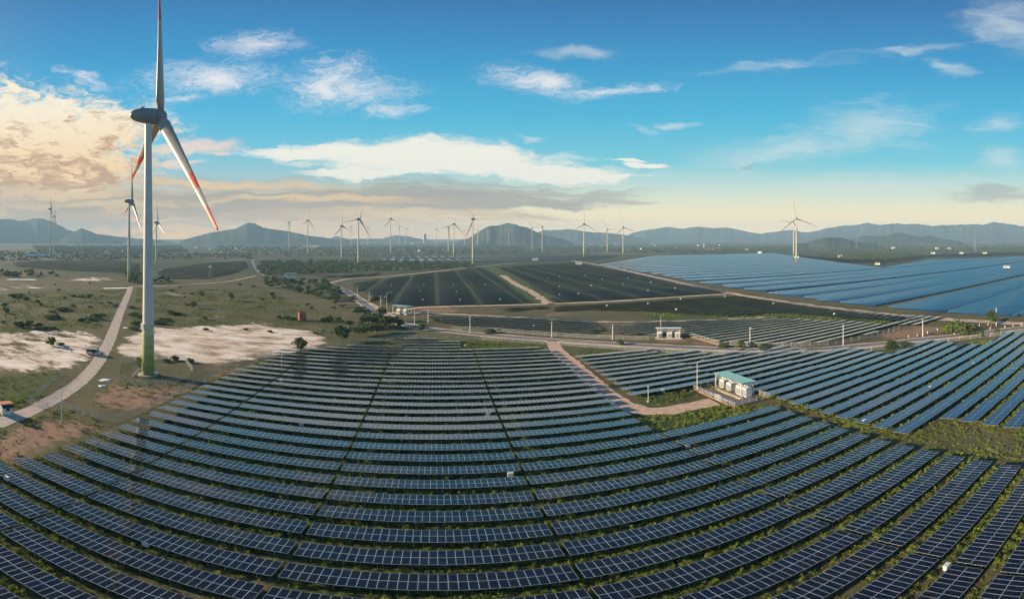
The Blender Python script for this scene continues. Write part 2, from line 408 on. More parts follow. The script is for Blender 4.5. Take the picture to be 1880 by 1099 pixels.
def net_mat():
    m = bpy.data.materials.new('chain_link_net'); m.use_nodes = True
    t = NT(m.node_tree); b = m.node_tree.nodes['Principled BSDF']
    b.inputs['Base Color'].default_value = (0.50, 0.50, 0.50, 1); b.inputs['Roughness'].default_value = 0.5
    tc = t.new('ShaderNodeTexCoord'); sp = t.new('ShaderNodeSeparateXYZ'); t.l.new(tc.outputs['UV'], sp.inputs[0])
    a = t.m('FRACT', t.m('MULTIPLY', t.m('ADD', sp.outputs[0], sp.outputs[1]), 9.0))
    c = t.m('FRACT', t.m('MULTIPLY', t.m('SUBTRACT', sp.outputs[0], sp.outputs[1]), 9.0))
    w = t.m('MAXIMUM', t.m('LESS_THAN', a, 0.10), t.m('LESS_THAN', c, 0.10))
    t.l.new(w, b.inputs['Alpha'])
    return m
M['net'] = net_mat()

# ---------------------------------------------------------------- the ground: one sheet out to the horizon
def poly_mask(X, Y, poly):
    ins = np.zeros(X.shape, bool); n = len(poly)
    for i in range(n):
        x1, y1 = poly[i][0], poly[i][1]; x2, y2 = poly[(i + 1) % n][0], poly[(i + 1) % n][1]
        c = ((y1 > Y) != (y2 > Y)) & (X < (x2 - x1) * (Y - y1) / (y2 - y1 + 1e-12) + x1)
        ins ^= c
    return ins
SAND = [[(213, 655), (225, 625), (262, 606), (330, 600), (400, 598), (470, 595), (540, 603), (600, 616), (612, 628), (560, 640), (520, 650), (450, 662), (400, 670), (350, 668), (310, 655)],
        [(-60, 615), (60, 607), (140, 606), (196, 614), (188, 640), (168, 670), (110, 680), (-60, 684)], [(120, 517), (150, 508), (200, 508), (205, 514), (175, 518)], [(-40, 527), (60, 522), (110, 525), (60, 530), (-40, 532)],
        [(300, 537), (330, 534), (338, 540), (305, 543)], [(545, 458), (585, 456), (585, 460), (550, 461)]]
SOIL = [[(165, 735), (185, 708), (215, 702), (345, 706), (420, 672), (520, 650), (470, 672), (410, 694), (330, 728), (255, 760), (195, 750)], [(0, 800), (60, 772), (130, 765), (215, 782), (150, 800), (60, 830), (0, 850)],
        [(745, 570), (800, 560), (850, 566), (880, 570), (830, 574), (770, 577)], [(938, 507), (960, 518), (990, 534), (1010, 556), (985, 558), (950, 536)], [(1300, 735), (1345, 758), (1412, 740), (1400, 728), (1345, 748)],
        [(790, 598), (850, 608), (870, 614), (800, 612)], [(640, 520), (700, 510), (880, 490), (1050, 482), (1335, 537), (1100, 552), (975, 558), (720, 563), (690, 546)], [(1220, 615), (1330, 622), (1340, 634), (1200, 628)], [(960, 576), (1040, 570), (1050, 577), (980, 582)], [(1600, 612), (1680, 596), (1760, 600), (1740, 612), (1640, 628)]]
LUSH_SHADE = [[(640, 520), (700, 510), (880, 490), (1050, 482), (1335, 537), (1100, 552), (975, 558), (720, 563), (690, 546)], [(1180, 575), (1420, 570), (1640, 585), (1640, 596), (1400, 590), (1180, 586)], [(560, 650), (660, 635), (700, 650), (620, 690), (480, 700)], [(1060, 638), (1300, 645), (1200, 655), (1070, 655)],
        [(1165, 760), (1300, 745), (1420, 745), (1230, 790)], [(1150, 700), (1260, 690), (1290, 730), (1180, 745)], [(0, 690), (118, 682), (70, 735), (0, 748)], [(560, 745), (1200, 745), (1500, 1000), (1300, 1120), (500, 1120)],
        [(1740, 590), (1800, 585), (1800, 605), (1740, 606)], [(1010, 563), (1345, 543), (1720, 588), (1660, 594), (1440, 576), (1180, 572)], [(290, 492), (380, 482), (450, 480), (456, 490), (380, 512), (285, 510)], [(60, 478), (255, 484), (255, 506), (60, 490)], [(765, 580), (1080, 590), (1110, 615), (880, 608)], [(1122, 604), (1290, 590), (1650, 602), (1510, 634), (1330, 634)], [(620, 640), (900, 625), (1160, 745), (700, 760)]]  # lush growth; under the array blocks, weeds and row shade put into the green
def blur(a, n):
    for _ in range(n):
        b = a.copy(); b[1:-1] = (a[:-2] + 2 * a[1:-1] + a[2:]) / 4; a = b
        b = a.copy(); b[:, 1:-1] = (a[:, :-2] + 2 * a[:, 1:-1] + a[:, 2:]) / 4; a = b
    return a
def build_ground():
    c = (940 - X0) / F
    th = np.concatenate([np.linspace(-math.pi, -1.25, 40)[:-1], np.linspace(-1.25, 1.25, 560), np.linspace(1.25, math.pi, 40)[1:]]) + c
    rr = np.concatenate([[0.0, 12.0], np.geomspace(20, 900, 330), np.geomspace(900, 8100, 80)[1:]])
    T, D = np.meshgrid(th, rr)
    X = D * np.sin(T); Y = D * np.cos(T)
    Z = tz_d(D)
    nt = len(th); nr = len(rr)
    i, j = np.meshgrid(np.arange(nr - 1), np.arange(nt - 1), indexing='ij')
    a = (i * nt + j).ravel()
    faces = np.stack([a, a + 1, a + nt + 1, a + nt], 1)[:, ::-1]
    sand = np.zeros(X.shape); soil = np.zeros(X.shape); lush_shade = np.zeros(X.shape)
    for ps, arr in ((SAND, sand), (SOIL, soil), (LUSH_SHADE, lush_shade)):
        for pi, p in enumerate(ps): arr[poly_mask(X, Y, [G(*q) for q in p])] = 0.62 if ps is SAND and pi in (1, 2, 3) else (0.12 if ps is SOIL and len(p) == 9 and p[0] == (640, 520) else 1)
    sand, soil, lush_shade = blur(sand, 24), blur(soil, 12), blur(lush_shade, 12)
    # low mounds on the sand
    me = np_mesh('ground', np.stack([X, Y, Z], -1).reshape(-1, 3), faces, ground_mat(), smooth=True)
    for n, arr in (('sand', sand), ('soil', soil), ('lush_shade', lush_shade)):
        at_ = me.attributes.new(n, 'FLOAT', 'POINT'); at_.data.foreach_set('value', arr.ravel().astype(np.float32))
    tag(link('ground', me), kind='structure')
def ground_mat():
    m = bpy.data.materials.new('ground'); m.use_nodes = True
    t = NT(m.node_tree); b = m.node_tree.nodes['Principled BSDF']
    b.inputs['Roughness'].default_value = 0.95; b.inputs['Specular IOR Level'].default_value = 0.15
    ge = t.new('ShaderNodeNewGeometry'); P = ge.outputs['Position']
    def attr(n):
        a = t.new('ShaderNodeAttribute'); a.attribute_name = n; return a.outputs['Fac']
    big = t.noise(P, 0.004, 6, 0.6); mid = t.noise(P, 0.035, 6, 0.62); small = t.noise(P, 0.4, 6, 0.65); tiny = t.noise(P, 2.2, 4, 0.7)
    grass = t.ramp(t.m('ADD', t.m('MULTIPLY', mid, 0.6), t.m('MULTIPLY', small, 0.4)),
                   [(0.25, (0.055, 0.062, 0.026)), (0.45, (0.098, 0.096, 0.045)), (0.56, (0.135, 0.118, 0.062)), (0.68, (0.085, 0.098, 0.036)), (0.85, (0.17, 0.14, 0.085))])
    # far plain: woods, fields, fallow
    far = t.ramp(t.noise(P, 0.0022, 7, 0.66), [(0.30, (0.030, 0.046, 0.026)), (0.46, (0.052, 0.066, 0.034)), (0.55, (0.075, 0.078, 0.040)), (0.62, (0.17, 0.125, 0.07)), (0.70, (0.06, 0.07, 0.036))])
    ln = t.new('ShaderNodeVectorMath', operation='LENGTH'); t.l.new(P, ln.inputs[0])
    col = t.mix(t.ramp01(ln.outputs['Value'], 380.0, 800.0), grass, far)
    lush_shade = t.ramp(t.m('ADD', t.m('MULTIPLY', mid, 0.5), t.m('MULTIPLY', tiny, 0.5)), [(0.3, (0.032, 0.042, 0.015)), (0.5, (0.06, 0.085, 0.022)), (0.72, (0.12, 0.15, 0.035))])
    wob = t.m('MULTIPLY', t.m('SUBTRACT', t.m('ADD', t.m('MULTIPLY', mid, 0.5), t.m('MULTIPLY', small, 0.5)), 0.5), 1.9)
    lm = t.ramp01(t.m('ADD', attr('lush_shade'), wob), 0.3, 0.75)
    col = t.mix(t.m('MULTIPLY', lm, 0.85), col, lush_shade)
    soil = t.ramp(t.m('ADD', t.m('MULTIPLY', small, 0.6), t.m('MULTIPLY', tiny, 0.4)), [(0.3, (0.16, 0.105, 0.065)), (0.5, (0.30, 0.185, 0.125)), (0.7, (0.42, 0.27, 0.19))])
    sm = t.ramp01(t.m('ADD', attr('soil'), t.m('MULTIPLY', wob, 1.5)), 0.45, 1.0)
    col = t.mix(t.m('MULTIPLY', sm, 0.9), col, soil)
    # bare patches
    col = t.mix(t.m('MULTIPLY', t.ramp01(t.noise(P, 0.06, 5, 0.7), 0.60, 0.70), 0.6), col, (0.25, 0.18, 0.115, 1))
    mp = t.new('ShaderNodeMapping'); t.l.new(P, mp.inputs[0]); mp.inputs['Rotation'].default_value = (0, 0, 0.6); mp.inputs['Scale'].default_value = (0.06, 0.11, 0.1)
    ero = t.noise(mp.outputs[0], 1.0, 9, 0.66, 0.35)
    sand = t.ramp(ero, [(0.30, (0.20, 0.16, 0.10)), (0.40, (0.38, 0.29, 0.20)), (0.47, (0.56, 0.45, 0.34)), (0.56, (0.74, 0.64, 0.53)), (0.68, (0.84, 0.78, 0.69)), (0.8, (0.70, 0.60, 0.48))])
    sa = t.ramp01(t.m('ADD', attr('sand'), t.m('ADD', wob, t.m('MULTIPLY', t.m('SUBTRACT', ero, 0.5), 1.7))), 0.34, 0.66)
    col = t.mix(sa, col, sand)
    t.l.new(col, b.inputs['Base Color'])
    bp = t.new('ShaderNodeBump'); bp.inputs['Strength'].default_value = 0.7; bp.inputs['Distance'].default_value = 0.5
    t.l.new(t.m('ADD', t.m('MULTIPLY', small, 0.7), t.m('MULTIPLY', ero, 0.6)), bp.inputs['Height']); t.l.new(bp.outputs[0], b.inputs['Normal'])
    return m
build_ground()

# ---------------------------------------------------------------- roads and tracks
def smooth_path(pts, step=4.0):
    pts = [Vector((p[0], p[1])) for p in pts]; out = []
    P = [pts[0] * 2 - pts[1]] + pts + [pts[-1] * 2 - pts[-2]]
    for i in range(1, len(P) - 2):
        a, b, c, d = P[i - 1:i + 3]; n = max(2, int((c - b).length / step))
        for k in range(n):
            s = k / n
            out.append(0.5 * ((2 * b) + (c - a) * s + (2 * a - 5 * b + 4 * c - d) * s * s + (3 * b - a - 3 * c + d) * s ** 3))
    out.append(pts[-1]); return out
def strip(name, px, width, material, z=0.03, ragged=0.0, step=4.0, lines=None):
    pts = smooth_path([GP(*p) for p in px], step); mb = MB(); L = []; 
    for i, p in enumerate(pts):
        d = (pts[min(i + 1, len(pts) - 1)] - pts[max(i - 1, 0)]).normalized(); n = Vector((-d.y, d.x))
        w = width / 2
        a = p + n * (w + rnd.uniform(-ragged, ragged)); b = p - n * (w + rnd.uniform(-ragged, ragged))
        L.append((a, b))
    vs = []
    for a, b in L: 
        for q in (a, b):
            zt = tz(q.x, q.y) + z
            vs.append((q.x, q.y, zt))
    mb.add(vs, [(2 * i, 2 * i + 1, 2 * i + 3, 2 * i + 2) for i in range(len(L) - 1)])
    o = mb.build(name, material)
    for pl in o.data.polygons:
        pass
    return tag(o, kind='structure'), pts
ROAD = [(463, 476), (468, 490), (486, 505), (545, 513), (604, 519), (634, 532), (662, 552), (690, 573), (722, 588), (765, 600), (830, 608), (900, 615), (1010, 624), (1100, 630), (1200, 635), (1300, 640), (1400, 643), (1500, 641), (1600, 633), (1700, 622), (1800, 611), (1900, 598)]
strip('road_verge', ROAD[5:], 9.0, M['dirt'], 0.02, 0.6)
road, road_pts = strip('road', ROAD, 5.2, M['asphalt'], 0.05, 0.08)
track, track_pts = strip('track', [(-30, 788), (0, 776), (60, 752), (110, 726), (150, 698), (174, 672), (190, 646), (205, 615), (222, 570), (235, 540), (240, 526)], 5.0, M['concrete'], 0.03, 0.25, 2.5)
strip('track', [(240, 526), (330, 523), (420, 516), (470, 506)], 4.0, M['dirt'], 0.02, 0.5)
path, path_pts = strip('path', [(1012, 626), (1024, 643), (1050, 666), (1085, 697), (1120, 726), (1150, 744), (1185, 754), (1230, 753), (1275, 744), (1312, 737)], 5.6, M['laterite'], 0.03, 0.45, 2.0)
strip('dirt_road', [(1050, 478), (1110, 488), (1200, 508), (1300, 530), (1400, 548), (1500, 562), (1600, 574), (1700, 583), (1800, 590), (1900, 594)], 8.5, M['dirt'], 0.03, 1.6)
strip('dirt_road', [(735, 568), (800, 563), (960, 559), (1100, 554), (1240, 545), (1340, 539)], 5.0, M['dirt'], 0.03, 1.0)
strip('dirt_road', [(760, 574), (850, 577), (960, 583), (1080, 590), (1200, 590), (1320, 586), (1420, 581)], 3.2, M['dirt'], 0.03, 0.8)
strip('dirt_road', [(922, 505), (945, 520), (975, 535), (1000, 552), (1012, 558)], 7.0, M['dirt'], 0.03, 1.8)
strip('dirt_road', [(600, 520), (640, 512), (700, 508), (800, 498), (870, 490), (945, 483)], 5.0, M['dirt'], 0.03, 1.0)
strip('dirt_road', [(608, 519), (640, 536), (680, 556), (708, 572), (735, 586)], 2.6, M['dirt'], 0.03, 0.4)

# ---------------------------------------------------------------- hills on the horizon
def hill_mat():
    m = bpy.data.materials.new('wooded_hillside'); m.use_nodes = True
    t = NT(m.node_tree); b = m.node_tree.nodes['Principled BSDF']; b.inputs['Roughness'].default_value = 1; b.inputs['Specular IOR Level'].default_value = 0.05
    ge = t.new('ShaderNodeNewGeometry')
    n = t.noise(ge.outputs['Position'], 0.004, 8, 0.65)
    t.l.new(t.ramp(n, [(0.3, (0.022, 0.032, 0.024)), (0.55, (0.045, 0.055, 0.036)), (0.7, (0.085, 0.075, 0.055))]), b.inputs['Base Color'])
    return m
M['hill'] = hill_mat()
def vnoise(x, seed):
    r = np.random.default_rng(seed); tab = r.uniform(-1, 1, 4096)
    i = np.floor(x).astype(int); f = x - i; f = f * f * (3 - 2 * f)
    return tab[i % 4096] * (1 - f) + tab[(i + 1) % 4096] * f
def fbm(x, seed, oct=5):
    s = 0; a = 1.0
    for o in range(oct): s = s + a * vnoise(x * 2 ** o, seed + o); a *= 0.55
    return s
def mountain(sil, D, depth, seed, rough=1.0):
    """sil: (px, py) skyline; a real ridge with depth at distance D, slopes on both sides and spurs"""
    sil = [(sil[0][0] - 38, 447.5)] + list(sil) + [(sil[-1][0] + 38, 447.5)]
    xs = np.array([p[0] for p in sil], float); ys = np.array([p[1] for p in sil], float)
    n = int((xs[-1] - xs[0]) / 1.5) + 2; px = np.linspace(xs[0], xs[-1], n)
    py = np.interp(px, xs, ys); 
    env = np.clip((YH - py) / 30, 0.05, 1)
    py = py - fbm(px / 22, seed) * 1.6 * rough * env
    az = (px - X0) / F
    z0 = float(tz_d(D))
    hgt = np.maximum((H + D * np.tan((YH - py) / F)) - z0, 1.0)
    ends = np.clip(np.minimum(px - xs[0], xs[-1] - px) / 26.0, 0, 1); ends = ends * ends * (3 - 2 * ends)
    hgt = np.maximum(hgt * ends, 0.5)
    nd = 36; s = np.linspace(-1, 1, nd)
    V = []
    for k, sk in enumerate(s):
        wob = fbm(px / 30 + 50 * 0.13, seed + 9) * 0.22
        sh = np.clip(1 - np.abs(sk + wob * (1 - abs(sk))) ** 1.1, 0, 1)
        sp = 1 + 0.12 * fbm(px / 45 + sk * 2.6, seed + 20, 3) * (np.abs(sk) ** 0.7) * rough
        d = D + sk * depth
        top = np.minimum(hgt * sh * sp, hgt * (d / D))
        V.append(np.stack([d * np.sin(az), d * np.cos(az), tz_d(np.full(n, d)) - 25 + top + 25 * np.minimum(sh, ends + 0.1)], -1))
    V = np.array(V).reshape(-1, 3)
    i, j = np.meshgrid(np.arange(nd - 1), np.arange(n - 1), indexing='ij'); a = (i * n + j).ravel()
    me = np_mesh('mountain', V, np.stack([a, a + 1, a + n + 1, a + n], 1), M['hill'], smooth=True)
    return tag(link('mountain', me), kind='structure')
mountain([(-120, 415), (-60, 404), (0, 401), (30, 404), (60, 402), (78, 400), (95, 405), (112, 414), (130, 424), (150, 428), (180, 431), (230, 436), (290, 441)], 4950, 825, 1)
mountain([(110, 440), (135, 425), (150, 417), (160, 421), (178, 429), (215, 434), (260, 438), (300, 441)], 4290, 440, 2)
mountain([(350, 436), (380, 428), (405, 424), (430, 418), (448, 411), (458, 409), (468, 411), (485, 416), (510, 421), (545, 427), (575, 433), (610, 438), (640, 441)], 4070, 715, 3)
mountain([(560, 443), (600, 439), (618, 433), (640, 438), (700, 438), (728, 431), (745, 432), (770, 438), (800, 443)], 5390, 495, 4)
mountain([(860, 437), (878, 425), (895, 417), (915, 410), (932, 408), (948, 411), (965, 417), (985, 425), (1003, 432), (1030, 438)], 3520, 495, 5)
mountain([(960, 436), (1000, 422), (1040, 420), (1075, 424), (1110, 426), (1150, 432), (1190, 440)], 5225, 660, 6)
mountain([(1130, 440), (1160, 427), (1190, 420), (1218, 416), (1250, 420), (1280, 417), (1310, 418), (1340, 418), (1370, 424), (1400, 428), (1450, 421), (1500, 428), (1540, 440)], 6600, 1045, 7)
mountain([(1440, 436), (1480, 424), (1510, 420), (1540, 414), (1560, 413), (1590, 409), (1620, 411), (1640, 408), (1665, 410), (1690, 410), (1710, 414), (1740, 414), (1770, 412), (1800, 411), (1825, 408), (1850, 412), (1880, 414), (1940, 417), (2000, 420)], 6050, 1045, 8)
mountain([(1560, 440), (1585, 432), (1605, 433), (1630, 432), (1642, 427), (1655, 426), (1670, 431), (1690, 434), (1707, 431), (1725, 437), (1750, 440)], 3630, 385, 9, 0.6)
mountain([(1478, 446), (1495, 440), (1510, 436), (1530, 435), (1548, 436), (1565, 442), (1590, 446)], 2600, 240, 10, 0.8)

# ---------------------------------------------------------------- solar tables
PW, PL, GAP = 0.985, 1.83, 0.015            # module width and length
TILT = R(5.6); ZC = 1.28; TILT_FAR = R(7.5)
ca, sa = math.cos(TILT), math.sin(TILT)
def panel_mesh():
    mb = MB(); w, l, h, e = PW / 2, PL / 2, 0.02, 0.036
    o = [(-w, -l), (w, -l), (w, l), (-w, l)]; i = [(-w + e, -l + e), (w - e, -l + e), (w - e, l - e), (-w + e, l - e)]
    vs = [(*p, -h) for p in o] + [(*p, h) for p in o] + [(*p, h) for p in i] + [(*p, h - 0.006) for p in i]
    fr = [(0, 1, 5, 4), (1, 2, 6, 5), (2, 3, 7, 6), (3, 0, 4, 7), (4, 5, 9, 8), (5, 6, 10, 9), (6, 7, 11, 10), (7, 4, 8, 11), (8, 9, 13, 12), (9, 10, 14, 13), (10, 11, 15, 14), (11, 8, 12, 15)]
    mb.add(vs, fr, 0); b = len(mb.v)
    mb.f += [(12, 13, 14, 15)]; mb.mi += [1]
    mb.f += [(3, 2, 1, 0)]; mb.mi += [2]
    return mb.mesh('panel', [M['alu'], M['cell'], M['back']])
ME_PANEL = panel_mesh()
pale_cache = {}; bank_cache = {}; rail_cache = {}; post_cache = {}
def bank_mesh(n, pale=False):
    """a table too far off to pick its modules apart: slab plus proud glass for each module"""
    if (n, pale) in bank_cache: return bank_cache[(n, pale)]
    mb = MB(); w = n * (PW + GAP); l = 2 * (PL + GAP)
    mb.box((0, 0, 0), (w, l, 0.04), 0)
    mb.mi[-6] = 1
    e = 0.036
    for i in range(n):
        for j in (0, 1):
            x0 = -w / 2 + i * (PW + GAP) + e; y0 = -l / 2 + j * (PL + GAP) + e
            x1 = x0 + PW - 2 * e; y1 = y0 + PL - 2 * e
            mb.add([(x0, y0, 0.024), (x1, y0, 0.024), (x1, y1, 0.024), (x0, y1, 0.024)], [(0, 1, 2, 3)], 2)
    bank_cache[(n, pale)] = mb.mesh('module_bank', [M['alu'], M['back'], M['cell_sky_tint' if pale else 'cell_far']])
    return bank_cache[(n, pale)]
def rail_mesh(n):
    if n not in rail_cache: rail_cache[n] = MB().box((0, 0, 0), (n * (PW + GAP) + 0.12, 0.06, 0.09)).mesh('rail', M['steel'])
    return rail_cache[n]
def post_mesh(h):
    k = round(h, 2)
    if k not in post_cache: post_cache[k] = MB().box((0, 0, h / 2 - 0.06), (0.09, 0.09, h + 0.1)).mesh('post', M['steel'])
    return post_cache[k]
n_tables = 0
def table(x0, n, yn, label, group, near, dz=0.0, roll=0.0, pale=False):
    """x0: left end, n: module columns, yn: near (high) edge"""
    global n_tables
    w = n * (PW + GAP); L = 2 * (PL + GAP)
    yc = yn + L / 2 * ca
    t = empty('solar_table', (x0 + w / 2, yc, dz)); t.rotation_euler = (0, roll, 0)
    tag(t, label, 'solar table', group); n_tables += 1
    pt = lambda x, y, off=0.0: (x, y * ca + off * sa, ZC - y * sa + off * ca)
    if near:
        for i in range(n):
            for j in (0, 1):
                y = -L / 2 + (j + 0.5) * (PL + GAP)
                link('panel', ME_PANEL, t, pt(-w / 2 + (i + 0.5) * (PW + GAP), y, rnd.uniform(-0.006, 0.006)), (-TILT + rnd.gauss(0, 0.007), rnd.gauss(0, 0.006), 0))
    else:
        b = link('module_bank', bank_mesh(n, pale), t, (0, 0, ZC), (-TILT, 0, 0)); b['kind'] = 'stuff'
    for y in (-1.35, -0.6, 0.6, 1.35) if near else (-1.3, 1.3):
        link('rail', rail_mesh(n), t, pt(0, y, -0.075), (-TILT, 0, 0))
    m = max(2, round(w / (3.8 if near else 5.5)))
    for i in range(m):
        x = -w / 2 + w * (i + 0.5) / m
        for y in (-1.15, 1.15) if near else (-1.15,):
            link('post', post_mesh(ZC - y * sa - 0.12), t, (x, y * ca, 0))
    return t
PITCH = 5.25; Y_A = 44.15; CX = [-15.9 + 30.7 * k for k in range(-8, 9)]
def xl(poly, y):
    """left boundary X at row Y"""
    for (xa, ya), (xb, yb) in zip(poly, poly[1:]):
        if min(ya, yb) <= y <= max(ya, yb): return xa + (xb - xa) * (y - ya) / (yb - ya + 1e-9)
    return poly[0][0] if y < min(p[1] for p in poly) else poly[-1][0]
left_px = [(41, 849), (80, 832), (121, 819), (157, 806), (191, 792), (222, 780), (246, 767), (272, 755), (296, 745), (319, 735), (337, 724), (356, 716), (372, 707), (391, 700), (407, 691), (420, 684), (435, 676), (470, 671)]
LEFT = [(G(px, py, 1.4).x, G(px, py, 1.4).y) for px, py in left_px]
LEFT = [(-150.0, 5.0), (LEFT[0][0] - 12, LEFT[0][1] - 6)] + LEFT
NEAR_D = 84.0
def col_phrase(c):
    if c == 0: return 'centre column'
    s = 'right' if c > 0 else 'left'; a = abs(c)
    return '%s column %s of centre' % (ordinal(a), s)
row_no = 0
for k in range(-6, 30):
    y = Y_A + PITCH * k
    x_left = xl(LEFT, y)
    if y > 153: x_left = {0: -61, 1: -58, 2: -55}.get(int((y - 153) // 6), -42 if y < 180 else -35)
    if y > 184: x_left = -16
    x_right = 76.0 if y < 84 else (44.3 if y < 172 else (44.3 - (y - 172) * 1.0 if y < 178 else (10.5 if y < 193 else 2.0)))
    made = 0
    for c in range(-8, 3):
        a = max(-15.65 + 30.7 * c, x_left); b = min(-15.65 + 30.7 * c + 30.1, x_right)
        n = int((b - a + 0.3) / (PW + GAP))
        if n < 3: continue
        if a > -15.65 + 30.7 * c + 0.1: a = b - n * (PW + GAP)
        pts = [(a + (b - a) * s, y, 1.5) for s in (0, .25, .5, .75, 1)] + [(a + (b - a) * s, y + 4, 1) for s in (0, .25, .5, .75, 1)]
        if not in_view(pts): continue
        if not made: made = 1; row_no += 1
        d = min(math.hypot(p[0], p[1]) for p in pts)
        table(a, n, y, 'long solar panel table in %s row from the camera, %s' % (ordinal(row_no), col_phrase(c)), 'tables of the near solar field', d < NEAR_D, rnd.uniform(-0.06, 0.06), rnd.gauss(0, 0.0025))
# field east of the laterite path
row_e = 0
for k in range(0, 30):
    y = 28.4 + 5.12 * k
    made = 0
    for c in range(0, 5):
        a, b = 50.3 + 30.7 * c, 50.3 + 30.7 * c + 30.1
        if c == 0 and not (108 < y < 161): continue
        if c == 1 and not (47 < y < 150): continue
        if c == 1 and y > 136: b = 96
        if c == 2 and y < 47: a = 93.5 if y < 47 else a
        if c == 2 and y > 131: continue
        if c == 2 and y > 113: b = 128
        if c == 3 and y > 91: continue
        if c == 4 and y > 66: continue
        if c == 2 and y < 47: b = 50.3 + 30.7 * 2 + 30.1
        n = int((b - a + 0.3) / (PW + GAP))
        if n > 40: 
            n1 = n - 30
            pieces = [(a, n1 - 1), (a + n1 * (PW + GAP) - 0.2, 30)]
        else: pieces = [(a, n)]
        for a_, n_ in pieces:
            b_ = a_ + n_ * (PW + GAP)
            pts = [(a_ + (b_ - a_) * s, y, 1.5) for s in (0, .25, .5, .75, 1)] + [(a_ + (b_ - a_) * s, y + 4, 1) for s in (0, .5, 1)]
            if not in_view(pts): continue
            if not made: made = 1; row_e += 1
            ph = '%s column from path' % ordinal(c + 1)
            table(a_, n_, y + 0.25 * c, 'pale blue solar table, %s row of right-hand field, %s%s' % (ordinal(row_e), ph, ', short piece' if n_ < 20 else ''), 'tables of the right-hand solar field', False, 0.12 + rnd.uniform(-0.06, 0.06), -0.010, True)

def clip_row(poly, y, u0=None):
    xs = []
    for i in range(len(poly)):
        (x1, y1), (x2, y2) = poly[i], poly[(i + 1) % len(poly)]
        if (y1 > y) != (y2 > y): xs.append(x1 + (x2 - x1) * (y - y1) / (y2 - y1))
    xs.sort(); return list(zip(xs[::2], xs[1::2]))
def block(px, pitch, rot=0.0, seam=30.7, gap=0.6, phase=0.0, lanes_x=(), lanes_y=(), lane_w=4.0):
    """split a surveyed field into rows and tables: yields (x left, x right, y) in the field's own axes, plus rotation"""
    poly = [GP(*p) for p in px]; c, s = math.cos(rot), math.sin(rot)
    P = [(p.x * c + p.y * s, -p.x * s + p.y * c) for p in poly]
    y0, y1 = min(p[1] for p in P), max(p[1] for p in P); out = []
    k = math.ceil((y0 - phase) / pitch)
    while phase + k * pitch < y1:
        y = phase + k * pitch; k += 1
        if any(abs(y - l) < lane_w for l in lanes_y): continue
        for a, b in clip_row(P, y):
            j = math.floor(a / seam)
            while j * seam < b:
                p, q = max(a, j * seam), min(b, (j + 1) * seam - gap); j += 1
                if any(p - lane_w < l < q + lane_w for l in lanes_x):
                    for l in lanes_x:
                        if p < l < q: 
                            if l - lane_w - p > q - l - lane_w: q = l - lane_w
                            else: p = l + lane_w
                if q - p > 4: out.append((p, q, y))
    return out
# small field beyond the road: still single tables
M1 = [[(765, 580), (850, 583), (985, 585), (1080, 590), (1112, 612), (1060, 617), (985, 612), (880, 608), (800, 594)],
      [(1122, 604), (1190, 592), (1290, 590), (1430, 588), (1560, 592), (1650, 602), (1600, 618), (1510, 634), (1390, 637), (1330, 634), (1250, 618), (1180, 622), (1128, 616)],
      [(1625, 600), (1680, 582), (1735, 585), (1690, 600)]]
for bi, px in enumerate(M1):
    rows = {}
    for a, b, y in block(px, PITCH, phase=1.1): rows.setdefault(round(y, 2), []).append((a, b))
    for ri, y in enumerate(sorted(rows)):
        for ci, (a, b) in enumerate(rows[y]):
            n = int((b - a) / (PW + GAP))
            if n < 4: continue
            where = ['thin dark table of the field left of the white shelter beyond the road', 'slanting table of the field around the white shelter beyond the road', 'table in the small patch beside the pale dirt road'][bi]
            where = ['the dark field past the road bend', 'the field behind the white shelter', 'the small patch by the dirt road'][bi]
            table(a, n, y, 'solar table in %s, %s row, %s from left' % (where, ordinal(ri + 1), ordinal(ci + 1)), 'tables beyond the road', False)
print('tables as things:', n_tables)
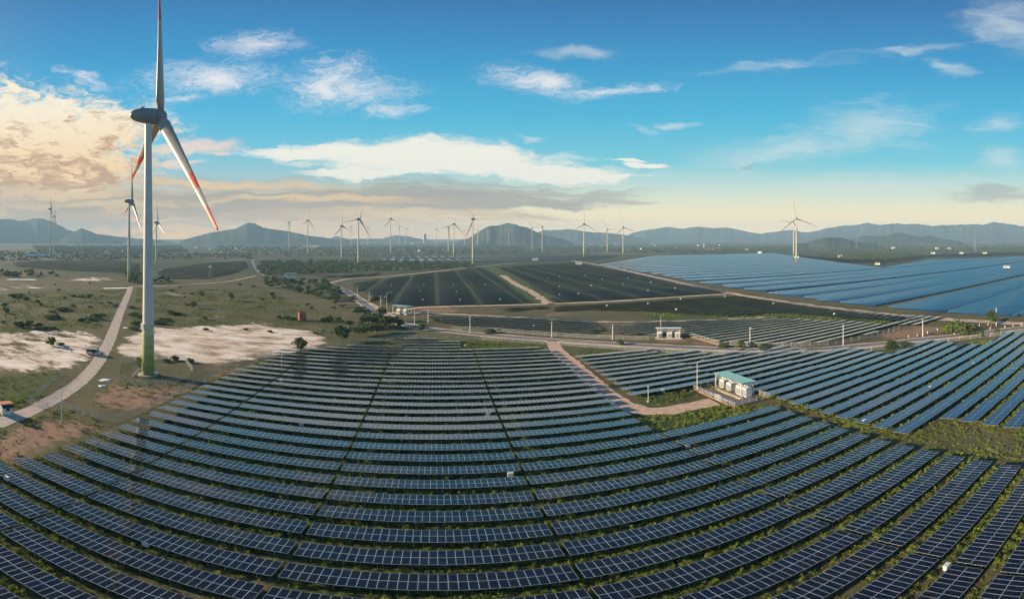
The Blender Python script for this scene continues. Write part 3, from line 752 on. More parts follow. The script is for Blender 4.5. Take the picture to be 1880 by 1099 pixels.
def far_field(name, label, px_list, pitch, tilt, zc=1.05, depth=4.0, **kw):
    """tables past counting: one mesh of real tilted slabs on posts. tilt > 0 faces away from the road, < 0 towards it"""
    V = []; Fq = []; MI = []; nb = 0
    for px in px_list:
        rot = kw.get('rot', 0.0); c, s = math.cos(rot), math.sin(rot)
        for a, b, y in block(px, pitch, **{q: w for q, w in kw.items() if q != 'cell'}):
            ct, st = math.cos(tilt), math.sin(tilt); dzr = rnd.uniform(-0.08, 0.08)
            loc = []
            for yy in (-depth / 2, depth / 2):
                for xx in (a, b):
                    for dzz in (0.0, -0.05):
                        loc.append((xx, y + yy * ct, zc + dzr - yy * st + dzz))
            # slab corners turned into world axes and set on the terrain
            wv = []
            for X, Y_, Z in loc:
                wx, wy = X * c - Y_ * s, X * s + Y_ * c
                wv.append((wx, wy, Z + tz(wx, wy)))
            V += wv
            # order: (y0,x0,t)(y0,x0,b)(y0,x1,t)(y0,x1,b)(y1,x0,t)(y1,x0,b)(y1,x1,t)(y1,x1,b)
            Fq += [[nb, nb + 2, nb + 6, nb + 4], [nb + 1, nb + 5, nb + 7, nb + 3], [nb, nb + 1, nb + 3, nb + 2], [nb + 4, nb + 6, nb + 7, nb + 5], [nb, nb + 4, nb + 5, nb + 1], [nb + 2, nb + 3, nb + 7, nb + 6]]
            MI += [0, 1, 1, 1, 1, 1]; nb += 8
            m = max(2, int((b - a) / 9))
            for i in range(m):
                xx = a + (b - a) * (i + 0.5) / m
                wx, wy = xx * c - y * s, xx * s + y * c; g = tz(wx, wy); hh = 0.04
                V += [(wx - hh, wy, g - 0.1), (wx + hh, wy, g - 0.1), (wx + hh, wy, g + zc), (wx - hh, wy, g + zc), (wx, wy - hh, g - 0.1), (wx, wy + hh, g - 0.1), (wx, wy + hh, g + zc), (wx, wy - hh, g + zc)]
                Fq += [[nb, nb + 1, nb + 2, nb + 3], [nb + 4, nb + 5, nb + 6, nb + 7]]; MI += [1, 1]; nb += 8
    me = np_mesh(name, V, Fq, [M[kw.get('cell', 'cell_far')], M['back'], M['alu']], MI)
    return tag(link(name, me), label, 'solar field', kind='stuff')
far_field('solar_field', 'dark solar field in ruled rows behind the pale dirt road, seen from behind', [
    [(690, 546), (720, 562), (800, 561), (975, 557), (945, 536), (900, 500), (880, 492), (800, 500), (700, 512), (640, 520), (655, 535)],
    [(960, 487), (1050, 482), (1150, 500), (1335, 537), (1240, 543), (1100, 552), (1015, 556), (990, 534), (940, 505), (910, 492)],
    [(640, 510), (690, 505), (700, 500), (640, 504), (570, 508)]], 5.3, R(3.0), gap=2.0, cell='cell_slate')
far_field('solar_field', 'strip of fine dark rows between the two dirt tracks', [
    [(1010, 563), (1100, 558), (1250, 549), (1345, 543), (1420, 553), (1530, 568), (1640, 580), (1720, 588), (1660, 594), (1560, 586), (1440, 576), (1330, 582), (1180, 572), (1080, 570), (1010, 572)],
    [(905, 566), (1000, 562), (1000, 569), (930, 572)]], 5.25, TILT_FAR)
far_field('solar_field', 'broad blue solar field facing the viewer, filling the right middle distance', [
    [(1100, 486), (1200, 470), (1420, 465), (1560, 485), (1620, 492), (1700, 478), (1900, 470), (1900, 582), (1800, 579), (1700, 573), (1600, 563), (1500, 551), (1400, 537), (1300, 521), (1200, 503)]],
    6.2, R(14), rot=R(90), depth=4.6, seam=42.0, cell='cell_blue', lanes_x=(175, 300, 425), lanes_y=(-313, -400, -560), lane_w=2.4)
far_field('solar_field', 'pale glinting solar strips far behind the tree belt', [
    [(690, 478), (730, 471), (860, 469), (960, 470), (1090, 468), (1150, 466), (1100, 477), (980, 480), (880, 482), (740, 483)]], 23.0, R(-3.5), rot=R(94), depth=12.0, seam=300.0, cell='cell_sky_tint')
far_field('solar_field', 'dark solar field spread behind the left-hand grassland', [
    [(300, 492), (380, 482), (450, 480), (456, 490), (430, 502), (380, 512), (290, 512), (285, 500)], [(70, 478), (200, 476), (255, 484), (255, 506), (200, 500), (110, 496), (30, 490), (20, 482)]], 5.6, R(3.5), cell='cell_slate')
far_field('solar_field', 'narrow dark solar field under the far hills at right', [
    [(1410, 467), (1480, 470), (1560, 476), (1640, 474), (1740, 466), (1900, 462), (1900, 467), (1720, 472), (1620, 484), (1540, 482), (1450, 475)]], 6.0, TILT_FAR)

# ---------------------------------------------------------------- wind turbines
WIND = R(40.6)                                # every rotor faces the same wind
def blade_mesh(Rr, detail=True):
    """blade along +Z, chord along X, thin along Y; red bands near the tip"""
    st = [0.03, 0.06, 0.09, 0.13, 0.18, 0.25, 0.33, 0.42, 0.50, 0.58, 0.585, 0.65, 0.70, 0.705, 0.78, 0.84, 0.845, 0.90, 0.95, 0.985, 1.0]
    n = 12 if detail else 8; mb = MB(); vs = []
    for f in st:
        if f < 0.09: ch = 2.6 + (f - 0.03) * 22; th = 2.3 - (f - 0.03) * 5
        else: ch = max(0.55, 4.6 * (1 - (f - 0.09) / 0.91) ** 0.95 * 1.0 + 0.75 * (f - 0.09)); th = max(0.12, 1.9 * (1 - f) ** 1.5 + 0.12)
        if f > 0.985: ch *= 0.45; th *= 0.6
        sc = Rr / 53.0; ch *= sc * 0.88; th *= sc
        tw = -R(24 * (1 - f) ** 2 + 2)
        for i in range(n):
            a = 2 * math.pi * i / n; cx = math.cos(a) * ch / 2 + ch * 0.14; ty = math.sin(a) * th / 2 * (1 if cx > 0 else 0.8)
            sweep = 0.0
            vs.append((cx * math.cos(tw) - ty * math.sin(tw), cx * math.sin(tw) + ty * math.cos(tw), f * Rr))
    for k in range(len(st) - 1):
        f = (st[k] + st[k + 1]) / 2; red = 0.58 < f < 0.703 or f > 0.842
        b0 = k * n
        mb.f += [(b0 + i, b0 + (i + 1) % n, b0 + n + (i + 1) % n, b0 + n + i) for i in range(n)]; mb.mi += [1 if red else 0] * n
    mb.f.append(tuple(range(n))[::-1]); mb.mi.append(0)
    mb.f.append(tuple((len(st) - 1) * n + i for i in range(n))); mb.mi.append(1)
    mb.v = vs
    return mb.mesh('blade', [M['blade_white'], M['red']], smooth=True)
blade_cache = {}
def nacelle_mesh(L, r, n=20):
    """egg-shaped nacelle along +Y, hub end at +Y"""
    mb = MB(); prof = [(-0.50, 0.05), (-0.485, 0.30), (-0.44, 0.52), (-0.36, 0.72), (-0.24, 0.88), (-0.10, 0.97), (0.05, 1.0), (0.16, 1.0), (0.18, 0.97)]
    vs = []
    for f, q in prof: vs += [(q * r * math.cos(2 * math.pi * i / n), f * L, q * r * 0.92 * math.sin(2 * math.pi * i / n)) for i in range(n)]
    mb.v = vs
    for k in range(len(prof) - 1): mb.f += [(k * n + i, (k + 1) * n + i, (k + 1) * n + (i + 1) % n, k * n + (i + 1) % n) for i in range(n)]
    mb.f += [tuple(range(n)), tuple((len(prof) - 1) * n + i for i in range(n))[::-1]]; mb.mi = [0] * len(mb.f)
    return mb.mesh('nacelle', M['nacelle'], True)
def hub_mesh(L, r, n=20):
    mb = MB(); prof = [(0.19, 0.95), (0.22, 0.98), (0.32, 0.97), (0.40, 0.86), (0.46, 0.66), (0.50, 0.38), (0.515, 0.06)]
    for f, q in prof: mb.v += [(q * r * math.cos(2 * math.pi * i / n), f * L, q * r * 0.95 * math.sin(2 * math.pi * i / n)) for i in range(n)]
    for k in range(len(prof) - 1): mb.f += [(k * n + i, (k + 1) * n + i, (k + 1) * n + (i + 1) % n, k * n + (i + 1) % n) for i in range(n)]
    mb.f += [tuple(range(n)), tuple((len(prof) - 1) * n + i for i in range(n))[::-1]]; mb.mi = [0] * len(mb.f)
    return mb.mesh('hub', M['nacelle'], True)
def turbine(base, hub_z, Rr, th0, label, group=None, big=False, heading=WIND, rb=2.05, bands=True):
    t = empty('wind_turbine', base, 0.0)
    tag(t, label, 'wind turbine', group)
    hz = hub_z - base[2]; nl = 11.6 * Rr / 53; nr = 2.75 * Rr / 53; ns = 40 if big else 14
    rt = rb * 0.52; zt = hz - nr * 0.8
    rad = lambda z: rb + (rt - rb) * (z / zt) ** 0.85
    zb = [0, 3.4, 6.9, 10.4, 13.6, 17.0] if bands else [0, 0, 0, 0, 0, 0]
    zb = [q * hz / 84 for q in zb]
    tw = MB().lathe([(rad(z), z) for z in np.linspace(zb[5], zt, 24 if big else 8)], ns, caps=False).build('tower', M['tower' if big else 'tower_sunlit'], t, smooth=True)
    if bands:
        for i in range(5):
            mb = MB().lathe([(rad(zb[i]) + 0.004, zb[i]), (rad(zb[i + 1]) + 0.004, zb[i + 1])], ns, caps=False)
            if big: mb.lathe([(rad(zb[i + 1]) + 0.03, zb[i + 1] - 0.06), (rad(zb[i + 1]) + 0.03, zb[i + 1] + 0.02)], ns, caps=False)
            mb.build('green_band', M['green%d' % i], tw, smooth=False if big else True)
            if big: tw.children[-1].data.polygons.foreach_set('use_smooth', [True] * len(tw.children[-1].data.polygons))
    if big:
        for z in np.arange(zb[5] + 7.5, zt - 3, 7.6): MB().lathe([(rad(z) + 0.015, z - 0.05), (rad(z) + 0.015, z + 0.05)], ns, caps=False).build('joint_ring', M['pole'], tw, True)
    head = (0, 0, -heading)
    na = link('nacelle', nacelle_mesh(nl, nr, 28 if big else 12), t, (0, 0, hz), head)
    link('hub', hub_mesh(nl, nr, 28 if big else 12), t, (0, 0, hz), head)
    key = (round(Rr), big)
    if key not in blade_cache: blade_cache[key] = blade_mesh(Rr, big)
    hv = Matrix.Rotation(-heading, 4, 'Z')
    for k in range(3):
        # rotor plane: horizontal axis w to the right of the heading, vertical up
        th = th0 + k * 2 * math.pi / 3
        Mx = Matrix.Translation((0, 0, hz)) @ hv @ Matrix.Rotation(R(5), 4, 'X') @ Matrix.Translation((0, nl * 0.37, 0)) @ Matrix.Rotation(th, 4, 'Y') @ Matrix.Rotation(R(-30), 4, 'Z')
        b = link('blade', blade_cache[key], t); b.matrix_local = Mx
    if big:
        mb = MB(); 
        for x, y, h in ((-0.3, -3.2, 2.2), (0.35, -2.5, 3.1)): mb.tube((x, y, nr * 0.75), (x, y, nr * 0.75 + h), 0.05, 0.04, 6); mb.box((x, y, nr * 0.75 + h), (0.5, 0.06, 0.08))
        mb.box((0.1, -1.9, nr * 0.92), (0.7, 1.1, 0.5)); mb.tube((0, -1.7, nr * 0.95), (0.4, -1.2, nr * 0.95 + 0.8), 0.18, 0.1)
        mb.build('wind_sensor', M['steel'], na)
        MB().tube((nr * 0.80, -2.6, -0.5), (nr * 0.84, -2.6, -0.5), 0.42, 0.42, 16).build('vent', M['dark'], na)
        MB().lathe([(rt + 0.16, zt - 0.5), (rt + 0.22, zt + 0.6)], ns).build('yaw_collar', M['nacelle'], t)
        mb = MB().lathe([(rb + 1.15, -0.1), (rb + 1.15, 0.32), (rb + 1.0, 0.38), (rb - 0.2, 0.4)], 48)
        mb.build('foundation_ring', M['concrete'], t)
        dv = Vector((-base[0], -base[1], 0)).normalized(); lf = Vector((dv.y, -dv.x, 0))
        # grey cabinet clamped to the shaft at the top of the green bands
        q = (lf * 0.75 + dv * 0.66).normalized() * (rad(17) + 0.28)
        mb = MB().box((0, 0, 0), (1.5, 0.8, 2.1)); mb.box((0, -0.42, 0), (1.3, 0.06, 1.9))
        o = mb.build('shaft_cabinet', M['white'], t, loc=(q.x, q.y, 16.4 * hz / 84)); o.rotation_euler = (0, 0, math.atan2(q.y, q.x) + math.pi / 2)
        # door, stair and landing
        dd = (lf * 0.93 + dv * 0.36).normalized()
        rzz = math.atan2(dd.y, dd.x) + math.pi / 2
        o = MB().box((0, 0, 3.6), (1.1, 0.12, 2.3)).box((0, -0.07, 3.6), (0.9, 0.04, 2.1)).build('door', M['green2'], t, loc=dd * (rad(3) + 0.02)); o.rotation_euler = (0, 0, rzz)
        st = MB().box((0, -0.6, 2.38), (1.5, 1.2, 0.08))
        for s in (-0.7, 0.7): 
            st.tube((s, -1.2, 2.4), (s, -3.2, 0.1), 0.05); st.tube((s, -1.2, 3.4), (s, -3.2, 1.1), 0.03)
            for f in (0, 0.5, 1): st.tube((s, -1.2 - 2 * f, 2.4 - 2.3 * f), (s, -1.2 - 2 * f, 3.4 - 2.3 * f), 0.03)
            st.tube((s, -1.15, 0), (s, -1.15, 2.4), 0.05); st.tube((s, -0.05, 3.4), (s, -1.2, 3.4), 0.03)
        for i in range(9): st.box((0, -1.35 - i * 0.22, 2.2 - i * 0.25), (1.35, 0.24, 0.04))
        o = st.build('stair', M['steel'], t, loc=dd * (rad(2) + 0.1)); o.rotation_euler = (0, 0, rzz)
        # green cabinet beside the shaft
        q = lf * (rb + 1.0) - dv * 0.6
        o = MB().box((0, 0, 4.2), (1.0, 1.0, 3.4)).box((0, 0, 5.95), (1.15, 1.15, 0.12)).build('side_cabinet', M['green0'], t, loc=q)
    return t
big_base = G(272, 688)
turbine(big_base, 84.4, 55, 0.26, 'tallest wind turbine with green banded base inside the round fence', big=True)
def tb(px, hub_py, d, Rr, th_deg, label, group=None, rb=2.0):
    p = at(px, d); p.z = tz(p.x, p.y)
    hz = H + d * math.tan((YH - hub_py) / F)
    return turbine(p, max(hz, p.z + 60), Rr, R(th_deg), label, group, rb=rb)
tb(237, 369, 512, 50, 18, 'wind turbine with green foot at the far end of the concrete track')
tb(92, 383, 1250, 50, -38, 'left one of two overlapping turbines before the misty left range')
tb(99, 397, 1560, 50, 42, 'right, lower one of two overlapping turbines before the misty left range')
tb(287, 408, 960, 50, 2, 'thin turbine just right of the tall green-footed tower')
tb(530, 408, 1950, 50, 58, 'far turbine with a Y-shaped rotor left of the round hill foot')
tb(565, 405, 1500, 50, 14, 'turbine with one blade up, second from the hill at left centre')
tb(627, 415, 1180, 50, -2, 'dark slim turbine with upright blade left of the red-tipped pair')
tb(658, 402, 910, 50, 24, 'left one of the two larger red-tipped turbines behind the tree belt')
tb(717, 402, 1520, 50, -6, 'turbine between the two large red-tipped ones, one blade upright')
tb(868, 402, 955, 50, -28, 'right one of the two larger red-tipped turbines, blade pointing right')
tb(833, 411, 1400, 50, 15, 'front one of the close turbine pair left of the cone hill')
tb(823, 417, 1700, 50, 60, 'rear one of the close turbine pair left of the cone hill')
small = [(644, 416, 40), (675, 416, 20), (733, 416, 60), (745, 419, 10), (801, 420, 15), (853, 422, -10), (877, 422, 30), (896, 422, 0), (934, 419, 5)]
for i, (px, hy, a) in enumerate(small):
    lab = ['tiny far turbine left of the left red-tipped one', 'tiny far turbine behind the left red-tipped rotor', 'tiny far turbine right of the middle upright one, left of two', 'tiny far turbine right of the middle upright one, right of two',
           'tiny far turbine beside the grey high-rise', 'tiny far turbine under the right red-tipped rotor', 'tiny far turbine at the left foot of the cone hill', 'faint tiny turbine against the left slope of the cone hill', 'tiny far turbine in front of the cone hill summit'][i]
    tb(px, hy, 2900 + 90 * (i % 4), 46, a, lab, 'tiny turbines on the horizon', 2.4)
tb(977, 418, 1950, 50, -28, 'turbine at the right foot of the cone hill, left of two')
tb(995.5, 416, 1750, 50, 57, 'turbine with Y-shaped rotor at the right foot of the cone hill')
tb(1072, 411, 1330, 50, 0, 'turbine with one blade straight up beyond the blue field corner')
tb(1115, 421, 1750, 50, -30, 'turbine with a blade pointing right, left of the last centre one')
tb(1144, 417.5, 1500, 50, -12, 'rightmost turbine of the centre group with one leaning upright blade')
tb(1462, 401, 1010, 50, -10, 'front turbine of the lone pair at right by the far hills')
tb(1457, 407, 1400, 46, 32, 'rear turbine hidden behind the lone right-hand one')

# ---------------------------------------------------------------- vegetation
def leafy(name, n, rx, ry, rz, size, material, seed, lobes=7, base=0.35, hollow=0.55):
    """crown of many small leaf faces gathered on uneven lobes"""
    r = np.random.default_rng(seed); V = []; Fc = []
    L = [(np.array([r.uniform(-.62, .62) * rx, r.uniform(-.62, .62) * ry, rz * (base + r.uniform(0.15, 1.45))]), r.uniform(0.38, 0.62)) for _ in range(lobes)]
    L.append((np.array([0, 0, rz * (base + 0.75)]), 0.75))
    for i in range(n):
        c, s = L[r.integers(len(L))]
        d = r.normal(size=3); d /= np.linalg.norm(d)
        if d[2] < -0.35: d[2] *= -0.5
        rad = s * (hollow + (1 - hollow) * r.random() ** 0.5) * (1 + 0.18 * r.normal())
        p = c + d * rad * np.array([rx, ry, rz])
        if p[2] < 0.02: p[2] = abs(p[2]) + 0.02
        nrm = d * 0.8 + r.normal(size=3) * 0.55; nrm /= np.linalg.norm(nrm)
        a = np.cross(nrm, r.normal(size=3)); a /= np.linalg.norm(a); b = np.cross(nrm, a)
        q = size * r.uniform(0.6, 1.4); k = len(V)
        V += [p - a * q * .5, p - b * q * .32 + a * q * 0.05, p + a * q * .55, p + b * q * .32]
        Fc.append((k, k + 1, k + 2, k + 3))
    return np_mesh(name, V, Fc, material)
CROWN = [leafy('crown', 900, 2.5, 2.5, 1.75, 0.62, M['leaf'], 11), leafy('crown', 800, 2.9, 2.3, 1.35, 0.62, M['leaf'], 12, 9), leafy('crown', 800, 2.0, 2.0, 2.1, 0.58, M['leaf'], 13, 8), leafy('crown', 700, 3.1, 2.6, 1.15, 0.6, M['leaf'], 14, 10, 0.2)]
CROWN_Y = [leafy('crown', 700, 2.2, 2.2, 1.4, 0.5, M['leaf_y'], 15, 8, 0.25)]
def trunk_mesh(seed):
    r = random.Random(seed); mb = MB(); mb.tube((0, 0, -0.2), (0.1, 0.05, 1.5), 0.2, 0.13, 7)
    for k in range(5):
        a = r.uniform(0, 6.28); mb.tube((0.1, 0.05, r.uniform(0.9, 1.5)), (math.cos(a) * r.uniform(.6, 1.3), math.sin(a) * r.uniform(.6, 1.3), r.uniform(1.9, 3.0)), 0.09, 0.03, 5)
    return mb.mesh('trunk', M['bark'])
TRUNK = [trunk_mesh(3), trunk_mesh(4)]
def tree(p, s, label, group=None, kind=None, tall=1.0, name='tree', cat='tree', yellow=False, low=False):
    t = empty(name, p, rnd.uniform(0, 6.28)); t.scale = (s, s, s * tall)
    tag(t, label, cat, group)
    cr = rnd.choice(CROWN_Y if yellow else CROWN) if kind is None else CROWN[kind]
    link('crown', cr, t, (0, 0, -0.3 if low else 0.75))
    link('trunk' if not low else 'stem', rnd.choice(TRUNK), t, (0, 0, 0), None, (1, 1, 1) if not low else (0.7, 0.7, 0.55))
    return t
def bush(px, py, s, label, group=None, **kw): return tree(GP(px, py), s, label, group, name='bush', cat='bush', low=True, **kw)
tree(G(552, 646), 1.35, 'round dark tree alone at the edge of the white sand', kind=0)
tree(G(628, 628), 1.7, 'broad dark tree left of the roadside clump, by the array corner', kind=0)
for i, (px, py, s, lab) in enumerate([(655, 617, 1.5, 'leftmost pale tree of the clump at the road bend'), (672, 616, 1.7, 'tall tree in the left half of the clump at the road bend'), (690, 612, 1.6, 'tree in the front middle of the clump at the road bend'),
                                      (683, 600, 1.8, 'rear tree of the clump at the road bend'), (705, 602, 1.7, 'darkest tree at the centre of the clump at the road bend'), (722, 600, 1.7, 'tree at the right end of the clump at the road bend'),
                                      (700, 590, 1.5, 'rearmost tree of the clump, close to the road'), (735, 602, 1.1, 'small shrub tree right of the clump at the road bend'), (668, 604, 1.3, 'low tree behind the left of the clump at the road bend')]):
    tree(G(px, py), s, lab, 'clump of trees at the road bend')
belt = [(488, 510), (520, 514), (560, 516), (600, 522), (630, 536), (655, 558), (678, 578), (655, 582), (632, 572), (610, 560), (590, 548), (560, 542), (520, 532), (484, 526)]
BP = [G(*p) for p in belt]; bx0, bx1 = min(p.x for p in BP), max(p.x for p in BP); by0, by1 = min(p.y for p in BP), max(p.y for p in BP); cnt = 0
while cnt < 95:
    x, y = rnd.uniform(bx0, bx1), rnd.uniform(by0, by1)
    if poly_mask(np.array([x]), np.array([y]), BP)[0]:
        if min((Vector((x, y)) - q).length for q in road_pts) < 6: continue
        tree((x, y, 0), rnd.uniform(0.8, 1.45), 'scrubby green tree in the roadside belt beside the bending road', 'trees of the roadside belt', tall=rnd.uniform(0.7, 1.05)); cnt += 1
scrub = [(22, 546, 1.5), (36, 544, 1.6), (48, 552, 1.2), (8, 562, 1.0), (10, 575, 1.1), (150, 546, 1.3), (165, 548, 1.2), (135, 545, 0.9), (134, 561, 0.7), (112, 571, 1.2), (122, 570, 1.1), (95, 573, 0.9), (90, 585, 1.1), (104, 584, 1.0),
         (165, 588, 1.2), (178, 586, 1.2), (150, 590, 1.0), (186, 580, 0.9), (40, 601, 1.2), (54, 602, 1.1), (70, 601, 1.0), (30, 600, 0.8), (83, 605, 0.8), (212, 562, 0.8), (186, 557, 0.6), (201, 557, 0.7), (104, 507, 1.2), (30, 505, 1.0), (72, 508, 0.8),
         (240, 566, 1.0), (247, 580, 1.2), (252, 598, 1.3), (258, 588, 1.0), (290, 594, 1.2), (300, 596, 0.8), (244, 605, 0.8), (312, 578, 1.0), (326, 578, 1.1), (330, 528, 0.7), (440, 524, 0.9), (466, 527, 1.0), (500, 545, 1.0), (478, 549, 0.9), (512, 585, 0.8),
         (525, 586, 0.8), (538, 588, 0.8), (595, 590, 1.1), (606, 590, 1.0), (620, 592, 0.9), (640, 596, 1.0), (94, 634, 0.9), (112, 634, 0.6), (366, 590, 0.5), (378, 606, 0.6), (452, 606, 0.5), (496, 610, 0.5), (580, 612, 0.5), (350, 665, 0.6), (322, 662, 0.7), (306, 664, 0.6)]
for i, (px, py, s) in enumerate(scrub):
    left = px < 240
    bush(px, py, s, 'low dark scrub bush on the flat left of the concrete track' if left else 'low dark scrub bush on the grass right of the tall turbine', 'scrub left of the track' if left else 'scrub right of the turbine', tall=rnd.uniform(0.6, 0.95))
more = []
for i in range(46):
    while True:
        px, py = (rnd.uniform(0, 232), rnd.uniform(520, 606)) if i % 2 else (rnd.uniform(296, 620), rnd.uniform(528, 592))
        q = G(px, py)
        if min((Vector((q.x, q.y)) - w).length for w in track_pts + road_pts) > 6: break
    left = px < 240
    bush(px, py, rnd.uniform(0.35, 0.85), 'low dark scrub bush on the flat left of the concrete track' if left else 'low dark scrub bush on the grass right of the tall turbine', 'scrub left of the track' if left else 'scrub right of the turbine', tall=rnd.uniform(0.55, 0.9))
tree(G(369, 545), 1.15, 'rounded dark tree on the grass, upper left of three', kind=0); tree(G(424, 553), 1.2, 'rounded dark tree on the grass, right one of three', kind=2); tree(G(356, 566), 1.1, 'rounded dark tree on the grass, lower left of three', kind=0)
bush(375, 587, 1.0, 'bright yellow-green bush on the grass right of the tall turbine', yellow=True)
bush(530, 586, 0.9, 'yellow-green bush left of the red brick hut', yellow=True)
bush(1745, 612, 1.9, 'yellow-green bush left of the dark one near the right road', yellow=True); bush(1762, 614, 2.1, 'big dark green bush near the right road', kind=0); bush(1780, 612, 1.5, 'grey-green bush behind the right road', kind=1)
tree(G(1820, 599), 1.3, 'small dark pointed tree beside a pole at the right road', kind=2, tall=1.2)
for px, py, s, lab in [(1635, 640, 1.1, 'bush on the fence line left of two by the right-hand array'), (1664, 638, 1.15, 'bush on the fence line right of two by the right-hand array'), (1800, 619, 0.8, 'bush before the fence at far right, left one'), (1832, 615, 0.7, 'bush before the fence at far right, right one'),
                       (1405, 640, 0.9, 'bush left of a pole by the shelter fence'), (1360, 640, 0.8, 'bush at the corner of the shelter fence'), (1328, 638, 0.7, 'small bush at the foot of the shelter fence'), (1140, 633, 0.7, 'small bush on the roadside fence above the path'),
                       (900, 612, 0.9, 'bush beside the road left of the tall pole'), (776, 607, 0.9, 'dark bush at the road edge past the bend'), (800, 590, 0.9, 'bush standing before the dark rows past the bend'), (688, 555, 1.4, 'tree by the street lamp left of the mint shelter')]:
    bush(px, py, s, lab)
# growth nobody could count: instanced weeds and distant woods
def scatter(name, label, cat, pts, scl, kinds, seed):
    me = bpy.data.meshes.new(name); me.vertices.add(len(pts)); me.vertices.foreach_set('co', np.asarray(pts, np.float32).ravel()); 
    a = me.attributes.new('scl', 'FLOAT', 'POINT'); a.data.foreach_set('value', np.asarray(scl, np.float32))
    o = link(name, me); tag(o, label, cat, kind='stuff')
    col = bpy.data.collections.new(name + '_kinds')
    for i, k in enumerate(kinds): col.objects.link(bpy.data.objects.new('%s_kind' % name, k))
    ng = bpy.data.node_groups.new(name, 'GeometryNodeTree')
    ng.interface.new_socket('Geometry', in_out='INPUT', socket_type='NodeSocketGeometry'); ng.interface.new_socket('Geometry', in_out='OUTPUT', socket_type='NodeSocketGeometry')
    N = ng.nodes; Lk = ng.links
    gi = N.new('NodeGroupInput'); go = N.new('NodeGroupOutput'); ip = N.new('GeometryNodeInstanceOnPoints'); ci = N.new('GeometryNodeCollectionInfo')
    ci.inputs[0].default_value = col; ci.inputs['Separate Children'].default_value = True; ci.inputs['Reset Children'].default_value = True
    ip.inputs['Pick Instance'].default_value = True
    ra = N.new('FunctionNodeRandomValue'); ra.data_type = 'INT'; ra.inputs[4].default_value = 0; ra.inputs[5].default_value = len(kinds) - 1; ra.inputs['Seed'].default_value = seed
    rr = N.new('FunctionNodeRandomValue'); rr.data_type = 'FLOAT_VECTOR'; rr.inputs[0].default_value = (0, 0, 0); rr.inputs[1].default_value = (0, 0, 6.28); rr.inputs['Seed'].default_value = seed + 1
    na = N.new('GeometryNodeInputNamedAttribute'); na.data_type = 'FLOAT'; na.inputs[0].default_value = 'scl'
    Lk.new(gi.outputs[0], ip.inputs['Points']); Lk.new(ci.outputs[0], ip.inputs['Instance']); Lk.new(ra.outputs[2], ip.inputs['Instance Index']); Lk.new(rr.outputs[0], ip.inputs['Rotation'])
    Lk.new(na.outputs[0], ip.inputs['Scale']); Lk.new(ip.outputs[0], go.inputs[0])
    md = o.modifiers.new('scatter', 'NODES'); md.node_group = ng
    return o
WEED = [leafy('weed', 70, 0.55, 0.55, 0.36, 0.20, M['weed'], 31, 4, 0.05, 0.2), leafy('weed', 60, 0.8, 0.5, 0.26, 0.19, M['weed'], 32, 5, 0.05, 0.2), leafy('weed', 50, 0.4, 0.4, 0.5, 0.17, M['weed'], 33, 4, 0.05, 0.2), leafy('weed', 45, 0.9, 0.9, 0.16, 0.17, M['weed'], 34, 6, 0.02, 0.2)]
def spread_polar(n, d0, d1, pa, pb, keep):
    out = []
    while len(out) < n:
        m = n * 2
        d = np.sqrt(nrg.uniform(d0 ** 2, d1 ** 2, m)); a = nrg.uniform((pa - X0) / F, (pb - X0) / F, m)
        x, y = d * np.sin(a), d * np.cos(a)
        ok = keep(x, y); out += list(zip(x[ok], y[ok], np.zeros(ok.sum())))
    return out[:n]
FIELD = [[G(-60, 1140), G(-60, 880), G(41, 849), G(246, 767), G(420, 684), G(470, 668), G(560, 645), G(730, 618), G(1015, 633), G(1100, 700), G(1180, 752), G(1310, 745), G(1431, 745), G(1600, 790), G(1900, 850), G(1900, 1140)],
         [G(1050, 645), G(1240, 650), G(1500, 652), G(1660, 655), G(1740, 632), G(1900, 615), G(1900, 860), G(1700, 815), G(1420, 735), G(1275, 712), G(1280, 735), G(1200, 748)]]
VERGE = [G(1150, 765), G(1300, 742), G(1430, 742), G(1640, 802), G(1910, 848), G(1910, 790), G(1700, 800), G(1640, 806), G(1420, 733), G(1290, 735), G(1280, 700), G(1160, 722)]
def in_field(x, y):
    k = np.zeros(x.shape, bool)
    for p in FIELD: k |= poly_mask(x, y, p)
    # patchy: two-scale value noise
    q = np.sin(x * 0.11 + 1.3 * np.sin(y * 0.07)) + np.sin(y * 0.13 + 1.7 * np.sin(x * 0.05)) + nrg.normal(0, 1.1, x.shape)
    dp = np.full(x.shape, 99.0)
    for p_ in path_pts[::2]: dp = np.minimum(dp, np.hypot(x - p_.x, y - p_.y))
    verge = (poly_mask(x, y, VERGE) | ((x > 76.6) & (x < 80.0))) & (nrg.random(x.shape) > 0.3)
    return k & (q > -0.9) & (dp > 3.9) & ~verge
w1 = spread_polar(36000, 26, 100, -30, 1910, in_field); w2 = spread_polar(30000, 100, 215, 380, 1910, in_field)
scatter('weeds', 'patchy green and yellow weeds growing between the solar rows', 'weeds', w1 + w2, list(0.3 + 0.85 * nrg.random(len(w1)) ** 1.6) + list(0.5 + 0.85 * nrg.random(len(w2)) ** 1.3), WEED, 5)
grass_poly = [[G(-40, 690), G(120, 682), G(70, 738), G(-40, 770)], [G(-40, 790), G(60, 768), G(120, 745), G(215, 782), G(150, 810), G(41, 845), G(-40, 870)], [G(160, 740), G(205, 700), G(235, 690), G(345, 706), G(410, 690), G(250, 765)],
              [G(0, 540), G(240, 530), G(225, 600), G(0, 610)], [G(250, 530), G(480, 530), G(640, 590), G(600, 612), G(470, 594), G(240, 604)], [G(1650, 660), G(1740, 630), G(1640, 640)], [G(760, 612), G(1000, 625), G(1005, 632), G(760, 622)], [G(1180, 575), G(1420, 570), G(1640, 585), G(1640, 596), G(1400, 590), G(1180, 586)]]
